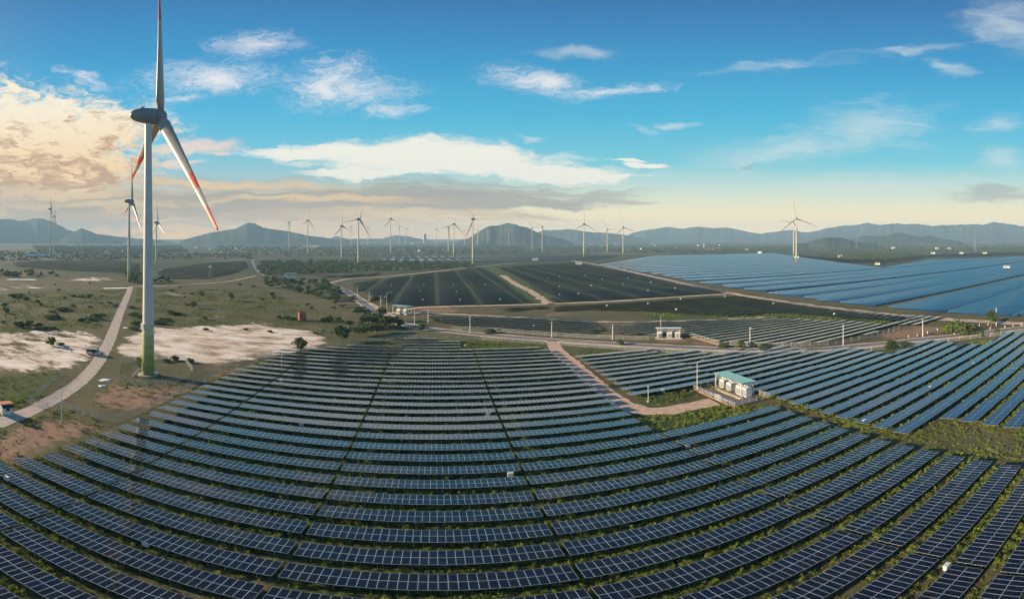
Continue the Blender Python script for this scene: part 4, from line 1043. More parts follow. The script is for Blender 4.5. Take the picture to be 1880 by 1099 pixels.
def in_grass(x, y):
    k = np.zeros(x.shape, bool)
    for p in grass_poly: k |= poly_mask(x, y, p)
    dp = np.full(x.shape, 99.0)
    for p_ in track_pts[::2] + road_pts: dp = np.minimum(dp, np.hypot(x - p_.x, y - p_.y))
    return k & (dp > 3.6) & (np.sin(x * 0.21 + np.sin(y * 0.1)) + np.sin(y * 0.19) + nrg.normal(0, 0.9, x.shape) > -0.2)
w3 = spread_polar(15000, 80, 430, -40, 1700, in_grass)
scatter('tussocks', 'dry tussocks and low shrubs dotted over the open ground', 'tussocks', w3, 0.35 + 1.1 * nrg.random(len(w3)) ** 1.7, WEED, 15)
FT = [leafy('far_tree', 130, 2.8, 2.8, 1.9, 1.5, M['leaf'], 41, 6, 0.3), leafy('far_tree', 120, 3.4, 2.6, 1.5, 1.5, M['leaf'], 42, 7, 0.25), leafy('far_tree', 110, 2.2, 2.2, 2.4, 1.4, M['leaf'], 43, 6, 0.3)]
WOODS = [([(60, 453), (330, 452), (345, 464), (240, 468), (70, 465)], 1700), ([(480, 482), (640, 480), (860, 484), (870, 492), (760, 497), (600, 502), (490, 508), (470, 498)], 800), ([(-40, 462), (240, 468), (460, 466), (470, 476), (250, 476), (-40, 480)], 600),
         ([(400, 452), (1000, 452), (1400, 456), (1400, 464), (1000, 464), (640, 472), (400, 470)], 1800), ([(1480, 470), (1600, 466), (1720, 468), (1620, 478), (1540, 478)], 250), ([(1300, 452), (1900, 452), (1900, 461), (1300, 461)], 1100), ([(-40, 500), (70, 500), (100, 506), (-40, 512)], 60), ([(230, 505), (300, 515), (330, 520), (240, 522)], 40)]
wp = []; wsz = []
for px, n in WOODS:
    P = [GP(*p) for p in px]; X = [p.x for p in P]; Y = [p.y for p in P]; c = 0
    while c < n:
        xx = nrg.uniform(min(X), max(X), n * 3); yy = nrg.uniform(min(Y), max(Y), n * 3); k = poly_mask(xx, yy, P)
        for a, b in list(zip(xx[k], yy[k]))[:n - c]:
            d = math.hypot(a, b); wp.append((a, b, tz(a, b))); wsz.append(rnd.uniform(0.7, 1.5) * (1 + max(0, d - 900) / 2500)); c += 1
scatter('woodland', 'hazy belts of dark trees across the far plain', 'woodland', wp, wsz, FT, 25)

# ---------------------------------------------------------------- fences
fence_post = {}
def fence(pts, label, h=2.0, step=4.0, post_mat='fence_post', group=None, kick=False, name='chain_link_fence', arm=True, r=0.05):
    """posts as single parts, one net strip, a top rail"""
    t = empty(name, (pts[0][0], pts[0][1], 0)); o0 = Vector((pts[0][0], pts[0][1], 0)); tag(t, label, 'fence', group)
    P = [Vector((p[0], p[1], 0)) - o0 for p in pts]; stations = []
    for a, b in zip(P, P[1:]):
        n = max(1, round((b - a).length / step))
        stations += [a + (b - a) * i / n for i in range(n)]
    stations.append(P[-1])
    key = (h, post_mat, r)
    if key not in fence_post:
        mb = MB().box((0, 0, h / 2), (2 * r, 2 * r, h))
        if arm: mb.tube((0, 0, h), (0, -0.25, h + 0.3), r * 0.7, r * 0.6, 5)
        fence_post[key] = mb.mesh('post', M[post_mat])
    for s in stations: link('post', fence_post[key], t, s)
    vs, fs, uv = [], [], []; run = 0
    for i, (a, b) in enumerate(zip(stations, stations[1:])):
        l = (b - a).length; k = len(vs)
        vs += [(a.x, a.y, 0.05), (b.x, b.y, 0.05), (b.x, b.y, h - 0.05), (a.x, a.y, h - 0.05)]; fs.append((k, k + 1, k + 2, k + 3))
        uv += [(run, 0), (run + l, 0), (run + l, h), (run, h)]; run += l
    me = bpy.data.meshes.new('net'); me.from_pydata(vs, [], fs); me.materials.append(M['net'])
    ul = me.uv_layers.new(); ul.data.foreach_set('uv', [c for q in uv for c in q]); me.update()
    link('net', me, t)
    mb = MB()
    for a, b in zip(stations, stations[1:]): mb.tube((a.x, a.y, h - 0.03), (b.x, b.y, h - 0.03), 0.025, n=4, caps=False)
    mb.build('top_rail', M['steel'], t)
    if kick:
        mb = MB()
        for a, b in zip(P, P[1:]):
            d = (b - a); m = (a + b) / 2; Mx = Matrix.Translation(m) @ Matrix.Rotation(math.atan2(d.y, d.x), 4, 'Z')
            mb.box((0, 0, 0.25), (d.length + 0.1, 0.12, 0.5), 0, Mx)
        mb.build('kick_wall', M['splash'], t)
    return t
fence([G(*p) for p in [(216, 697), (222, 668), (260, 660), (338, 662), (354, 684), (326, 704), (268, 711), (216, 697)]], 'chain-link fence ring round the foot of the tall turbine')
fence([G(*p) for p in [(113, 748), (180, 771), (222, 775), (262, 757), (330, 722), (400, 688), (426, 668), (480, 654), (548, 645)]], 'chain-link fence running along the left edge of the solar rows', r=0.06)
fence([G(*p) for p in [(52, 740), (70, 728), (95, 702), (118, 688)]], 'short chain-link fence on the grass left of the concrete track')
fence([G(*p) for p in [(52, 740), (70, 748), (88, 753)]], 'fence wing and open gate left of the concrete track')
fence([G(*p) for p in [(548, 645), (640, 632), (740, 622), (880, 624), (1005, 632)]], 'wire fence between the road and the top of the near solar rows', r=0.06, step=5.5)
fence([G(*p) for p in [(1024, 633), (1100, 639), (1200, 646), (1300, 650), (1400, 653), (1500, 651), (1600, 643), (1700, 632), (1800, 620), (1890, 611)]], 'long wire fence with pale posts along the near side of the road at right', r=0.06, step=5.5)
fence([G(*p) for p in [(830, 605), (900, 608), (1000, 616), (1100, 622), (1190, 624)]], 'wire fence along the far side of the road before the dark rows', r=0.06, step=5.5)
fence([G(*p) for p in [(1340, 634), (1420, 637), (1520, 634), (1590, 622), (1650, 606)]], 'wire fence along the far side of the road right of the white shelter', r=0.06)

# ---------------------------------------------------------------- inverter shelters and transformers
def cabinet(loc, rz, label, w=2.2, d=1.6, h=2.2, group=None, fins=True):
    t = empty('transformer', loc, rz); tag(t, label, 'transformer', group)
    b = MB().box((0, 0, h / 2 + 0.1), (w, d, h)).box((0, 0, h + 0.13), (w + 0.12, d + 0.12, 0.06)); b.build('tank', M['white'], t)
    for s in (-1, 1):
        mb = MB()
        for i in range(7): mb.box((-w / 2 + (i + 0.5) * w / 7, s * (d / 2 + 0.16), h * 0.5), (0.07, 0.3, h * 0.68))
        mb.build('radiator', M['white'], t)
    for i in range(3):
        mb = MB().tube((-w / 4 + i * w / 4, 0, h + 0.15), (-w / 4 + i * w / 4, 0, h + 0.65), 0.09, 0.05, 8)
        for k in range(3): mb.tube((-w / 4 + i * w / 4, 0, h + 0.25 + k * 0.13), (-w / 4 + i * w / 4, 0, h + 0.29 + k * 0.13), 0.14, 0.14, 8)
        mb.build('bushing', M['pole'], t)
    MB().tube((w / 2 - 0.4, 0.25, h + 0.55), (w / 2 - 0.4, -0.55, h + 0.55), 0.22, 0.22, 10).build('expansion_tank', M['white'], t)
    o = MB().box((0, -d / 2 - 0.01, h * 0.5), (0.7, 0.03, h * 0.7)); o.build('panel_door', M['house'], t)
    return t
def shelter(loc, rz, w, l, hh, label, roof='mint', detail=True, pitch=0.05, rails=True):
    """open-sided roof on four posts over a slab; w across (x), l along (y)"""
    t = empty('inverter_shelter', loc, rz); tag(t, label, 'shelter')
    MB().box((0, 0, 0.12), (w + 0.6, l + 0.6, 0.24)).build('floor_slab', M['concrete'], t)
    for i in (-1, 1):
        for j in (-1, 1):
            MB().box((i * (w / 2 - 0.45), j * (l / 2 - 0.9), 0.24 + hh / 2 - 0.15), (0.2, 0.2, hh - 0.1)).box((i * (w / 2 - 0.45), j * (l / 2 - 0.9), 0.28), (0.4, 0.4, 0.08)).build('post', M['pole'], t)
    # corrugated roof sheets
    mb = MB(); n = max(6, int(l / 0.5)); 
    z = lambda x: hh + 0.35 - x * pitch
    vs = []
    for i in range(2 * n + 1):
        y = -l / 2 + l * i / (2 * n); off = 0.05 if i % 2 else 0.0
        vs += [(-w / 2, y, z(-w / 2) + off), (w / 2, y, z(w / 2) + off), (-w / 2, y, z(-w / 2) + off - 0.03), (w / 2, y, z(w / 2) + off - 0.03)]
    fs = []
    for i in range(2 * n):
        k = 4 * i; fs += [(k, k + 1, k + 5, k + 4), (k + 2, k + 6, k + 7, k + 3), (k, k + 4, k + 6, k + 2), (k + 1, k + 3, k + 7, k + 5)]
    mb.add(vs, fs); mb.build('roof', M[roof], t)
    tr = lambda: None
    for x in (-w / 2 + 0.45, w / 2 - 0.45):
        mb = MB(); zt = z(x) - 0.12; zb = zt - 0.6; m = max(4, int(l / 1.1))
        mb.tube((x, -l / 2 + 0.1, zt), (x, l / 2 - 0.1, zt), 0.04, n=5); mb.tube((x, -l / 2 + 0.4, zb), (x, l / 2 - 0.4, zb), 0.04, n=5)
        for i in range(m):
            y0 = -l / 2 + 0.4 + (l - 0.8) * i / m; y1 = -l / 2 + 0.4 + (l - 0.8) * (i + 0.5) / m; y2 = -l / 2 + 0.4 + (l - 0.8) * (i + 1) / m
            mb.tube((x, y0, zb), (x, y1, zt), 0.025, n=4); mb.tube((x, y1, zt), (x, y2, zb), 0.025, n=4)
        mb.build('truss', M['pole'], t)
    for j in (-1, 0, 1):
        mb = MB(); y = j * (l / 2 - 0.9)
        mb.tube((-w / 2 + 0.3, y, z(-w / 2) - 0.75), (w / 2 - 0.3, y, z(w / 2) - 0.75), 0.04, n=5)
        for i in range(5):
            xa = -w / 2 + 0.4 + (w - 0.8) * i / 5; xb = -w / 2 + 0.4 + (w - 0.8) * (i + 0.5) / 5; xc = -w / 2 + 0.4 + (w - 0.8) * (i + 1) / 5
            mb.tube((xa, y, z(xa) - 0.73), (xb, y, z(xb) - 0.1), 0.022, n=4); mb.tube((xb, y, z(xb) - 0.1), (xc, y, z(xc) - 0.73), 0.022, n=4)
        mb.build('cross_truss', M['pole'], t)
    return t
shelter((77.9, 102.4, 0), 0, 5.0, 13.5, 4.2, 'mint-roofed open shelter over white transformers beside the red path')
MB_ = MB().box((0, 0, 0.14), (7.2, 17.0, 0.28))
tag(MB_.build('equipment_yard', M['asphalt'], None, loc=(74.6, 100.4, 0)), kind='structure')
tag(MB().box((0, 0, 0.20), (1.2, 12.0, 0.34)).build('cable_trench', M['yellow'], None, loc=(74.9, 101.0, 0.12)), 'pale yellow cable trench cover in front of the white transformers', 'trench cover')
for y, lab, hh in ((106.6, 'white transformer at the far end under the mint roof', 2.5), (103.2, 'white transformer second from the far end under the mint roof', 2.3), (98.9, 'white transformer third from the far end under the mint roof', 2.5), (96.4, 'white transformer nearest the viewer under the mint roof', 2.6)):
    cabinet((77.6, y, 0.24), R(90), lab, 2.0, 1.9, hh)
fence([(69.5, 91), (69.5, 97)], 'fence right of the gate before the mint-roofed shelter', 1.7, 1.9, kick=True)
fence([(69.5, 99.6), (69.5, 110)], 'fence left of the gate before the mint-roofed shelter', 1.7, 1.9, kick=True)
fence([(69.5, 110), (81.2, 110), (81.2, 91), (69.5, 91)], 'rear and side fence round the mint-roofed shelter', 1.7, 2.2, kick=True)
tg = empty('gate', (69.5, 97, 0)); tag(tg, 'white pipe gate before the mint-roofed shelter at the path end', 'gate')
for i in (0, 1):
    y0, y1 = 0.05 + i * 1.28, 1.22 + i * 1.28
    mb = MB(); 
    for a, b in (((0, y0, .2), (0, y1, .2)), ((0, y0, 1.8), (0, y1, 1.8)), ((0, y0, .2), (0, y0, 1.8)), ((0, y1, .2), (0, y1, 1.8)), ((0, y0, 1.0), (0, y1, 1.0))): mb.tube(a, b, 0.05, n=6)
    for k in range(1, 5): yy = y0 + (y1 - y0) * k / 5; mb.tube((0, yy, .2), (0, yy, 1.8), 0.025, n=5)
    mb.build('gate_leaf', M['white'], tg)
p2 = G(1232, 624)
shelter((p2.x + 1, p2.y + 4, 0), R(62), 5.0, 11.5, 4.4, 'white-roofed open shelter with transformers on the far side of the road', roof='white')
for i, (dx, lab) in enumerate(((-4.0, 'white transformer at the left end under the white shelter roof'), (0.4, 'white transformer in the middle under the white shelter roof'), (4.0, 'white transformer at the right end under the white shelter roof'))):
    q = Vector((p2.x + 1, p2.y + 4, 0.24)) + Vector((math.cos(R(-28)), math.sin(R(-28)), 0)) * dx
    cabinet(q, R(-28), lab, 2.4, 1.8, 2.5)
fence([G(1258, 616), G(1320, 634)], 'wire fence slanting down right of the white shelter', 2.2, 2.6, kick=True)
fence([G(1193, 624), G(1215, 614), G(1256, 613)], 'wire fence at the left of the white shelter', 2.2, 2.6)
p3 = G(737, 578)
shelter((p3.x, p3.y + 6, 0), R(55), 6.0, 12.0, 4.6, 'mint-roofed shelter beside the road at the corner of the dark field')
cabinet((p3.x - 1.5, p3.y + 2.5, 0.24), R(-35), 'white cabinet with dark door under the mint roof by the dark field', 2.6, 2.0, 2.8)
cabinet((p3.x + 2.4, p3.y + 1.5, 0.24), R(-35), 'white cabinet under the right side of the mint roof by the dark field', 2.2, 2.0, 2.8)
def small_station(px, py, label, w=9.0, roof='white'):
    p = GP(px, py) if py > 460 else at(px, 2300)
    p.z = tz(p.x, p.y); t = empty('inverter_station', p, -(px - X0) / F); t.scale = (w / 9,) * 3; tag(t, label, 'station')
    MB().box((0, 0, 4.3), (9.4, 5, 0.25)).build('roof', M[roof], t)
    for i in (-1, 1):
        for j in (-1, 1): MB().box((i * 4.2, j * 2, 2.1), (0.25, 0.25, 4.2)).build('post', M['pole'], t)
    for x, ww in ((-2.8, 2.4), (0.2, 1.6), (2.8, 2.2)): MB().box((x, 0, 1.5), (ww, 2.2, 3.0)).build('cabinet', M['white'], t)
    return t
small_station(532, 512, 'blue-roofed building with white annexes beside the far road bend', 14, 'blue_roof')
for px, py, w, lab in [(1462, 474, 14, 'white station at the foot of the lone right-hand turbine'), (1542, 472, 14, 'white station right of the lone turbine, behind the blue field'), (1611, 486, 10, 'pair of white cabinets at the left notch of the blue field'), (1713, 466, 14, 'white station on the far edge of the blue field, left one'), (1765, 466, 14, 'white station on the far edge of the blue field, middle one'),
                   (1808, 466, 14, 'white station on the far edge of the blue field, right one'), (1848, 493, 11, 'white station among the blue rows near the right edge'), (1640, 449.5, 22, 'white shed on the plain below the small far hills'), (1720, 452, 20, 'white shed on the far plain, left of two'), (1742, 453, 18, 'white shed on the far plain, right of two'), (983, 478, 14, 'white station at the left corner of the blue field'), (1062, 486, 12, 'white station where the pale dirt road starts')]:
    small_station(px, py, lab, w)

# ---------------------------------------------------------------- poles, lamps, masts
def lamp_post(p, h, label, arm=1.6, group=None, rz=0.0):
    t = empty('lamp_post', p, rz); tag(t, label, 'lamp post', group)
    MB().tube((0, 0, 0), (0, 0, h), 0.13, 0.08, 8).tube((0, 0, 0), (0, 0, 0.5), 0.2, 0.2, 8).build('pole', M['pole'], t)
    mb = MB(); pr = None
    for k in range(6):
        a = k / 5; q = (arm * a, 0, h - 0.15 + 0.55 * math.sin(a * 1.45)); 
        if pr: mb.tube(pr, q, 0.055, n=6)
        pr = q
    mb.build('arm', M['pole'], t); MB().box((arm + 0.3, 0, h + 0.4), (0.8, 0.28, 0.14)).build('lamp_head', M['white'], t)
    return t
def power_pole(p, h, label, group=None, cross=True):
    t = empty('power_pole', p, rnd.uniform(0, 1)); tag(t, label, 'pole', group)
    MB().tube((0, 0, -0.2), (0, 0, h), 0.21, 0.14, 8).build('pole', M['pole'], t)
    if cross:
        MB().box((0, 0, h - 0.5), (1.9, 0.12, 0.14)).build('crossarm', M['steel'], t)
        for x in (-0.85, 0, 0.85): MB().tube((x, 0, h - 0.43), (x, 0, h - 0.1), 0.06, 0.04, 6).build('insulator', M['pole'], t)
    return t
lamp_post(G(1280, 716), 8.6, 'tall lamp post at the left corner of the mint-roofed shelter fence', 1.6)
lamp_post(G(710, 572), 12.0, 'tall lamp post left of the mint shelter by the dark field', 2.4)
lamp_post(G(1213, 612), 8.5, 'lamp post behind the white shelter', 1.4)
t = empty('camera_mast', G(113, 775)); tag(t, 'slim steel mast on the bare soil beside the concrete track gate', 'mast')
MB().tube((0, 0, 0), (0, 0, 9.6), 0.1, 0.07, 8).tube((0, 0, 0), (0, 0, 0.4), 0.25, 0.2, 8).build('pole', M['pole'], t); MB().box((0, -0.15, 9.3), (0.25, 0.5, 0.22)).build('camera_head', M['dark'], t)
t = empty('camera_mast', G(1190, 738)); tag(t, 'slim white mast on the grass inside the bend of the red path', 'mast')
MB().tube((0, 0, 0), (0, 0, 4.6), 0.08, 0.06, 8).box((0, 0, 0.2), (0.5, 0.5, 0.4)).build('pole', M['pole'], t); MB().box((0.1, 0, 4.4), (0.5, 0.2, 0.2)).build('camera_head', M['white'], t)
t = empty('meter_box', G(1217, 724)); tag(t, 'small white box on a leg on the grass inside the path bend', 'box')
MB().box((0, 0, 1.3), (0.8, 0.5, 0.7)).build('cabinet', M['white'], t); MB().tube((0, 0, 0), (0, 0, 1.0), 0.06).build('leg', M['steel'], t)
t = empty('camera_mast', G(517, 676)); tag(t, 'thin mast inside the fence at the upper left of the solar rows', 'mast')
MB().tube((0, 0, 0), (0, 0, 5.2), 0.09, 0.06, 8).build('pole', M['pole'], t); MB().box((0.1, 0, 5.1), (0.4, 0.2, 0.2)).build('camera_head', M['white'], t)
for px, py, h, lab in [(863, 611, 8.4, 'pale concrete pole on the far roadside before the dark rows, left'), (1013, 619, 7.4, 'pale concrete pole on the far roadside left of the white shelter, first'), (1125, 623, 7.0, 'pale concrete pole on the far roadside left of the white shelter, second'), (1377, 636, 8.2, 'pale concrete pole before the slanting rows right of the white shelter'),
                       (1548, 634, 9.0, 'pale concrete pole at the right end of the slanting rows'), (1694, 618, 8.4, 'pale concrete pole left of the bushes on the right road'), (1829, 598, 9.4, 'pale concrete pole beside the small pointed tree'), (761, 594, 8.0, 'pale concrete pole on the roadside just past the bend'),
                       (786, 592, 7.0, 'leaning pole before the dark rows past the bend'), (699, 568, 9.0, 'pole left of the lamp post by the dark field'), (678, 555, 8.0, 'roadside pole before the dark field corner'), (656, 545, 9.0, 'roadside pole farther along before the dark field')]:
    power_pole(G(px, py), h, lab)
def lattice(p, h, w, label, guyed=False):
    t = empty('lattice_mast', p); tag(t, label, 'mast'); mb = MB(); n = 8
    for i in (-1, 1):
        for j in (-1, 1): MB().tube((i * w, j * w, 0), (i * w * .3, j * w * .3, h), w * 0.045, w * 0.03, 5).build('leg', M['steel'], t)
    for k in range(n):
        za, zb = h * k / n, h * (k + 1) / n; wa, wb = w * (1 - .7 * k / n), w * (1 - .7 * (k + 1) / n)
        for s in (-1, 1):
            for (x0, y0, x1, y1) in ((-wa, s * wa, wb, s * wb), (wa, s * wa, -wb, s * wb), (s * wa, -wa, s * wb, wb), (s * wa, wa, s * wb, -wb)): mb.tube((x0, y0, za), (x1, y1, zb), w * 0.022, n=4, caps=False)
    mb.build('bracing', M['steel'], t)
    if not guyed:
        for z in (0.72, 0.85, 0.97): MB().box((0, 0, h * z), (w * 3.4 * (1.3 - z * .6), w * 0.12, w * 0.1)).build('crossarm', M['steel'], t)
    else: MB().box((0, 0, h * 0.98), (w * 1.3, w * 1.3, h * 0.12)).build('tank', M['white'], t)
    return t
lattice(G(386, 514), 16, 2.2, 'white lattice water mast standing in the dark field at left', True)
for px, d, h, lab in [(1572, 2300, 92, 'grey lattice pylon right of the low wooded hill'), (1790, 1900, 80, 'grey lattice pylon on the far plain at right'), (560, 2600, 70, 'faint pylon on the misty plain left of the centre turbines'), (1399, 2900, 90, 'faint pylon on the plain left of the lone right-hand pair'), (140, 2200, 70, 'faint pylon on the misty plain right of the two overlapping turbines')]:
    q = at(px, d); q.z = tz(q.x, q.y); lattice(q, h, 5.5, lab)
# white marker posts along the road
mk = MB().box((0, 0, 0.55), (0.26, 0.26, 1.1)).mesh('marker_post', M['white'])
mk_b = MB().box((0, 0, 0.93), (0.28, 0.28, 0.16)).mesh('red_band', M['red'])
for px, py in [(1684, 617), (1703, 612), (1721, 606), (1752, 603), (1770, 601), (1786, 599), (1798, 598), (1814, 597), (1668, 619), (1752, 614), (1768, 610), (1785, 608), (1818, 604), (1845, 601), (1860, 599), (1875, 597)]:
    o = link('marker_post', mk, None, G(px, py)); tag(o, 'white marker post along the rising road at far right', 'marker post', 'marker posts on the right road'); link('red_band', mk_b, o)
for px, py in [(737, 590), (744, 593), (752, 596), (772, 598), (783, 602), (812, 605), (846, 607)]:
    o = link('marker_post', mk, None, G(px, py)); tag(o, 'white marker post along the road just past the bend', 'marker post', 'marker posts at the bend'); link('red_band', mk_b, o)

# ---------------------------------------------------------------- combiner boxes on the rows
cb = MB().box((0, 0, 0), (0.95, 0.42, 0.75)).mesh('cabinet', M['white']); cb_leg = MB().box((0, 0, 0), (0.08, 0.08, 1.2)).mesh('leg', M['steel']); cb_hood = MB().box((0, 0, 0), (1.05, 0.55, 0.05)).mesh('rain_hood', M['white'])
BX = [(268, 998, 'under the near edge of the fifth row, at lower left'), (12, 878, 'under the end of a row at the far left edge'), (553, 778, 'left of the middle seam, below the tall pale rows'), (896, 760, 'right end of a middle-column row, halfway up'), (937, 871, 'at the right seam of the middle column, near front'),
      (720, 668, 'in the upper middle column near the left seam'), (516, 699, 'on an upper left row below the thin mast'), (854, 634, 'at the top right of the middle column'), (1124, 740, 'at the row end beside the red path bend'), (1050, 675, 'at the row end beside the upper red path'), (1263, 818, 'below the seam right of the path bend'),
      (1738, 1040, 'on a stand between rows at lower right'), (1587, 773, 'at the left end of the right-hand field'), (1708, 711, 'midway along the right-hand field'), (1787, 668, 'on an upper row of the right-hand field'), (1246, 665, 'above the mint-roofed shelter on the rows'), (980, 598, 'on the dark rows beyond the road, left'), (1380, 604, 'on the slanting rows right of the white shelter, first'), (1437, 616, 'on the slanting rows right of the white shelter, second')]
for px, py, lab in BX:
    p = G(px, py, 0.95); t = empty('combiner_box', (p.x, p.y, 0)); tag(t, 'white combiner box ' + lab, 'box', 'combiner boxes')
    link('cabinet', cb, t, (0, 0, 0.95)); link('rain_hood', cb_hood, t, (0, 0, 1.36))
    for s in (-0.35, 0.35): link('leg', cb_leg, t, (s, 0.12, 0.5))
cbf = MB().box((0, 0, 1.3), (1.1, 0.7, 0.95)).box((-.4, 0, .4), (.1, .1, .8)).box((.4, 0, .4), (.1, .1, .8)).mesh('combiner_box', M['white'])
for px, py in [(706, 548), (718, 525), (772, 537), (776, 553), (778, 525), (833, 525), (838, 538), (845, 553), (890, 524), (918, 552), (960, 527), (1005, 513), (1027, 509), (1027, 528), (1062, 541), (1074, 507), (1086, 526), (1027, 543), (1105, 514), (1144, 523), (1153, 512), (1190, 535), (1195, 520), (1240, 531), (1115, 564), (1190, 560), (1242, 571), (1331, 547), (1250, 551), (1420, 560), (1532, 580)]:
    o = link('combiner_box', cbf, None, G(px, py)); tag(o, 'tiny white combiner box dotted among the far dark rows', 'box', 'combiner boxes in the dark field')

# ---------------------------------------------------------------- hut, kiosk, sheds, far town
def brick_hut():
    p = G(555, 589); t = empty('brick_hut', p, R(25)); tag(t, 'ruined roofless red brick hut alone on the grass', 'hut')
    W, D, Hh = 3.9, 3.4, 5.0
    course = 0.62
    mb = MB().box((0, -D / 2, Hh / 2), (W, 0.25, Hh)).box((0, D / 2, Hh / 2), (W, 0.25, Hh)).box((-W / 2 + .12, 0, Hh / 2 - .05), (0.24, D - .25, Hh - .1)).box((W / 2 - .12, 0, Hh / 2 - .05), (0.24, D - .25, Hh - .1))
    mb.build('wall', M['brick'], t)
    MB().box((-0.9, -D / 2 - 0.01, 3.4), (0.9, 0.28, 1.0)).build('window_opening', M['dark'], t); MB().box((W / 2 + 0.0, 0, 3.3), (0.28, 0.9, 1.0)).build('window_opening', M['dark'], t)
    MB().box((0.8, -D / 2 - 0.01, 1.05), (1.0, 0.28, 2.1)).build('doorway', M['dark'], t)
    for i, q in enumerate([(-1.5, -D / 2, Hh + .15), (1.3, -D / 2, Hh + .12), (-.3, D / 2, Hh + .2), (1.6, D / 2, Hh + .1)]): MB().box(q, (0.8 + .2 * i, .25, .3 - .02 * i)).build('broken_course', M['brick'], t)
brick_hut()
p = G(10, 758); t = empty('guard_kiosk', p, R(-20)); tag(t, 'small white guard kiosk with a tilted rusty sheet roof at the left edge', 'kiosk')
MB().box((0, 0, 1.25), (3.0, 2.4, 2.5)).build('wall', M['white'], t)
MB().box((0.1, 0, 2.75), (3.9, 3.2, 0.12), 0, Matrix.Rotation(R(-9), 4, 'Y')).build('roof', M['brick'], t); MB().box((1.6, 0, 2.82), (1.3, 2.9, 0.06), 0, Matrix.Rotation(R(12), 4, 'Y')).build('roof_flap', M['dark'], t)
MB().box((0.5, -1.21, 1.05), (0.8, 0.06, 2.0)).build('door', M['house'], t); MB().box((1.51, 0.2, 1.5), (0.06, 0.9, 0.8)).build('window', M['glass'], t); MB().box((-0.8, -1.21, 1.5), (0.8, 0.06, 0.7)).build('window', M['glass'], t)
p = GP(70, 472); t = empty('warehouse', p, R(35)); tag(t, 'long low warehouse with a blue roof on the misty plain at left', 'warehouse')
MB().box((0, 0, 2.8), (62, 20, 5.6)).build('wall', M['house'], t)
MB().add([(-32, -11, 5.5), (32, -11, 5.5), (32, 0, 9.0), (-32, 0, 9.0), (32, 11, 5.5), (-32, 11, 5.5)], [(0, 1, 2, 3), (3, 2, 4, 5), (0, 3, 5), (1, 4, 2), (0, 5, 4, 1)]).build('roof', M['blue_roof'], t)
def sheet(px, py, w, l, rz, label, name='tarpaulin'):
    mb = MB(); n = 8; r = random.Random(int(px)); vs = []
    for i in range(n + 1):
        for j in range(n + 1):
            e = min(i, j, n - i, n - j)
            vs.append(((i / n - .5) * w + r.uniform(-.1, .1) * w, (j / n - .5) * l + r.uniform(-.08, .08) * l, 0.06 + (0.3 * r.random() if e else 0)))
    mb.add(vs, [(i * (n + 1) + j, (i + 1) * (n + 1) + j, (i + 1) * (n + 1) + j + 1, i * (n + 1) + j + 1) for i in range(n) for j in range(n)])
    p = GP(px, py); tag(mb.build(name, M['tarp'], None, True, loc=p, rot=(0, 0, rz)), label, 'tarpaulin')
sheet(213, 529, 9, 22, R(-45), 'large crumpled white sheeting beside the far end of the concrete track')
sheet(231, 602, 3.2, 2.2, R(-40), 'small white sheet on the grass left of the tall tower')
sheet(194, 698, 3.4, 2.6, R(20), 'crumpled white sacks beside the track, upper heap'); sheet(188, 709, 2.0, 1.3, R(50), 'crumpled white sacks beside the track, lower heap')
sheet(40, 513, 34, 12, R(42), 'long white plastic tunnel roof at the far left edge of the grassland')
hm = []
for s in range(3):
    w, d, hh = [(11, 8, 5), (16, 9, 7), (9, 9, 9)][s]
    mb = MB().box((0, 0, hh / 2), (w, d, hh), 0); mb.add([(-w / 2 - .5, -d / 2 - .5, hh), (w / 2 + .5, -d / 2 - .5, hh), (w / 2 + .5, d / 2 + .5, hh), (-w / 2 - .5, d / 2 + .5, hh), (-w / 2, 0, hh + 2.4), (w / 2, 0, hh + 2.4)], [(0, 1, 5, 4), (2, 3, 4, 5), (0, 4, 3), (1, 2, 5), (3, 2, 1, 0)], 1)
    hm.append(mb.mesh('house', [M['house'], [M['tile'], M['blue_roof'], M['house']][s]]))
for i in range(55):
    px = rnd.choice([rnd.uniform(160, 560), rnd.uniform(160, 560), rnd.uniform(600, 1200), rnd.uniform(1150, 1420)])
    d = rnd.uniform(1500, 4200); q = at(px, d); q.z = tz(q.x, q.y)
    o = link('house', rnd.choice(hm), None, q, (0, 0, rnd.uniform(0, 3.14)), rnd.uniform(0.7, 1.1) * (1 + (d - 1500) / 12000))
    tag(o, 'tiny pale house of the far-off town on the misty plain', 'house', 'houses of the far town')
q = at(780, 4300); q.z = tz(q.x, q.y)
t = empty('high_rise', q, 0.3); tag(t, 'grey high-rise block alone on the horizon left of the cone hill', 'building')
MB().box((0, 0, 40), (24, 17, 80)).build('wall', M['house'], t); MB().box((0, 0, 83), (17, 11, 6)).build('roof', M['house'], t)
for k in range(9): MB().box((0, -8.7, 7 + k * 8.4), (21, 0.4, 2.6)).build('window_band', M['glass'], t)
MB().box((30, 0, 15), (28, 15, 30)).build('annex', M['house'], t)

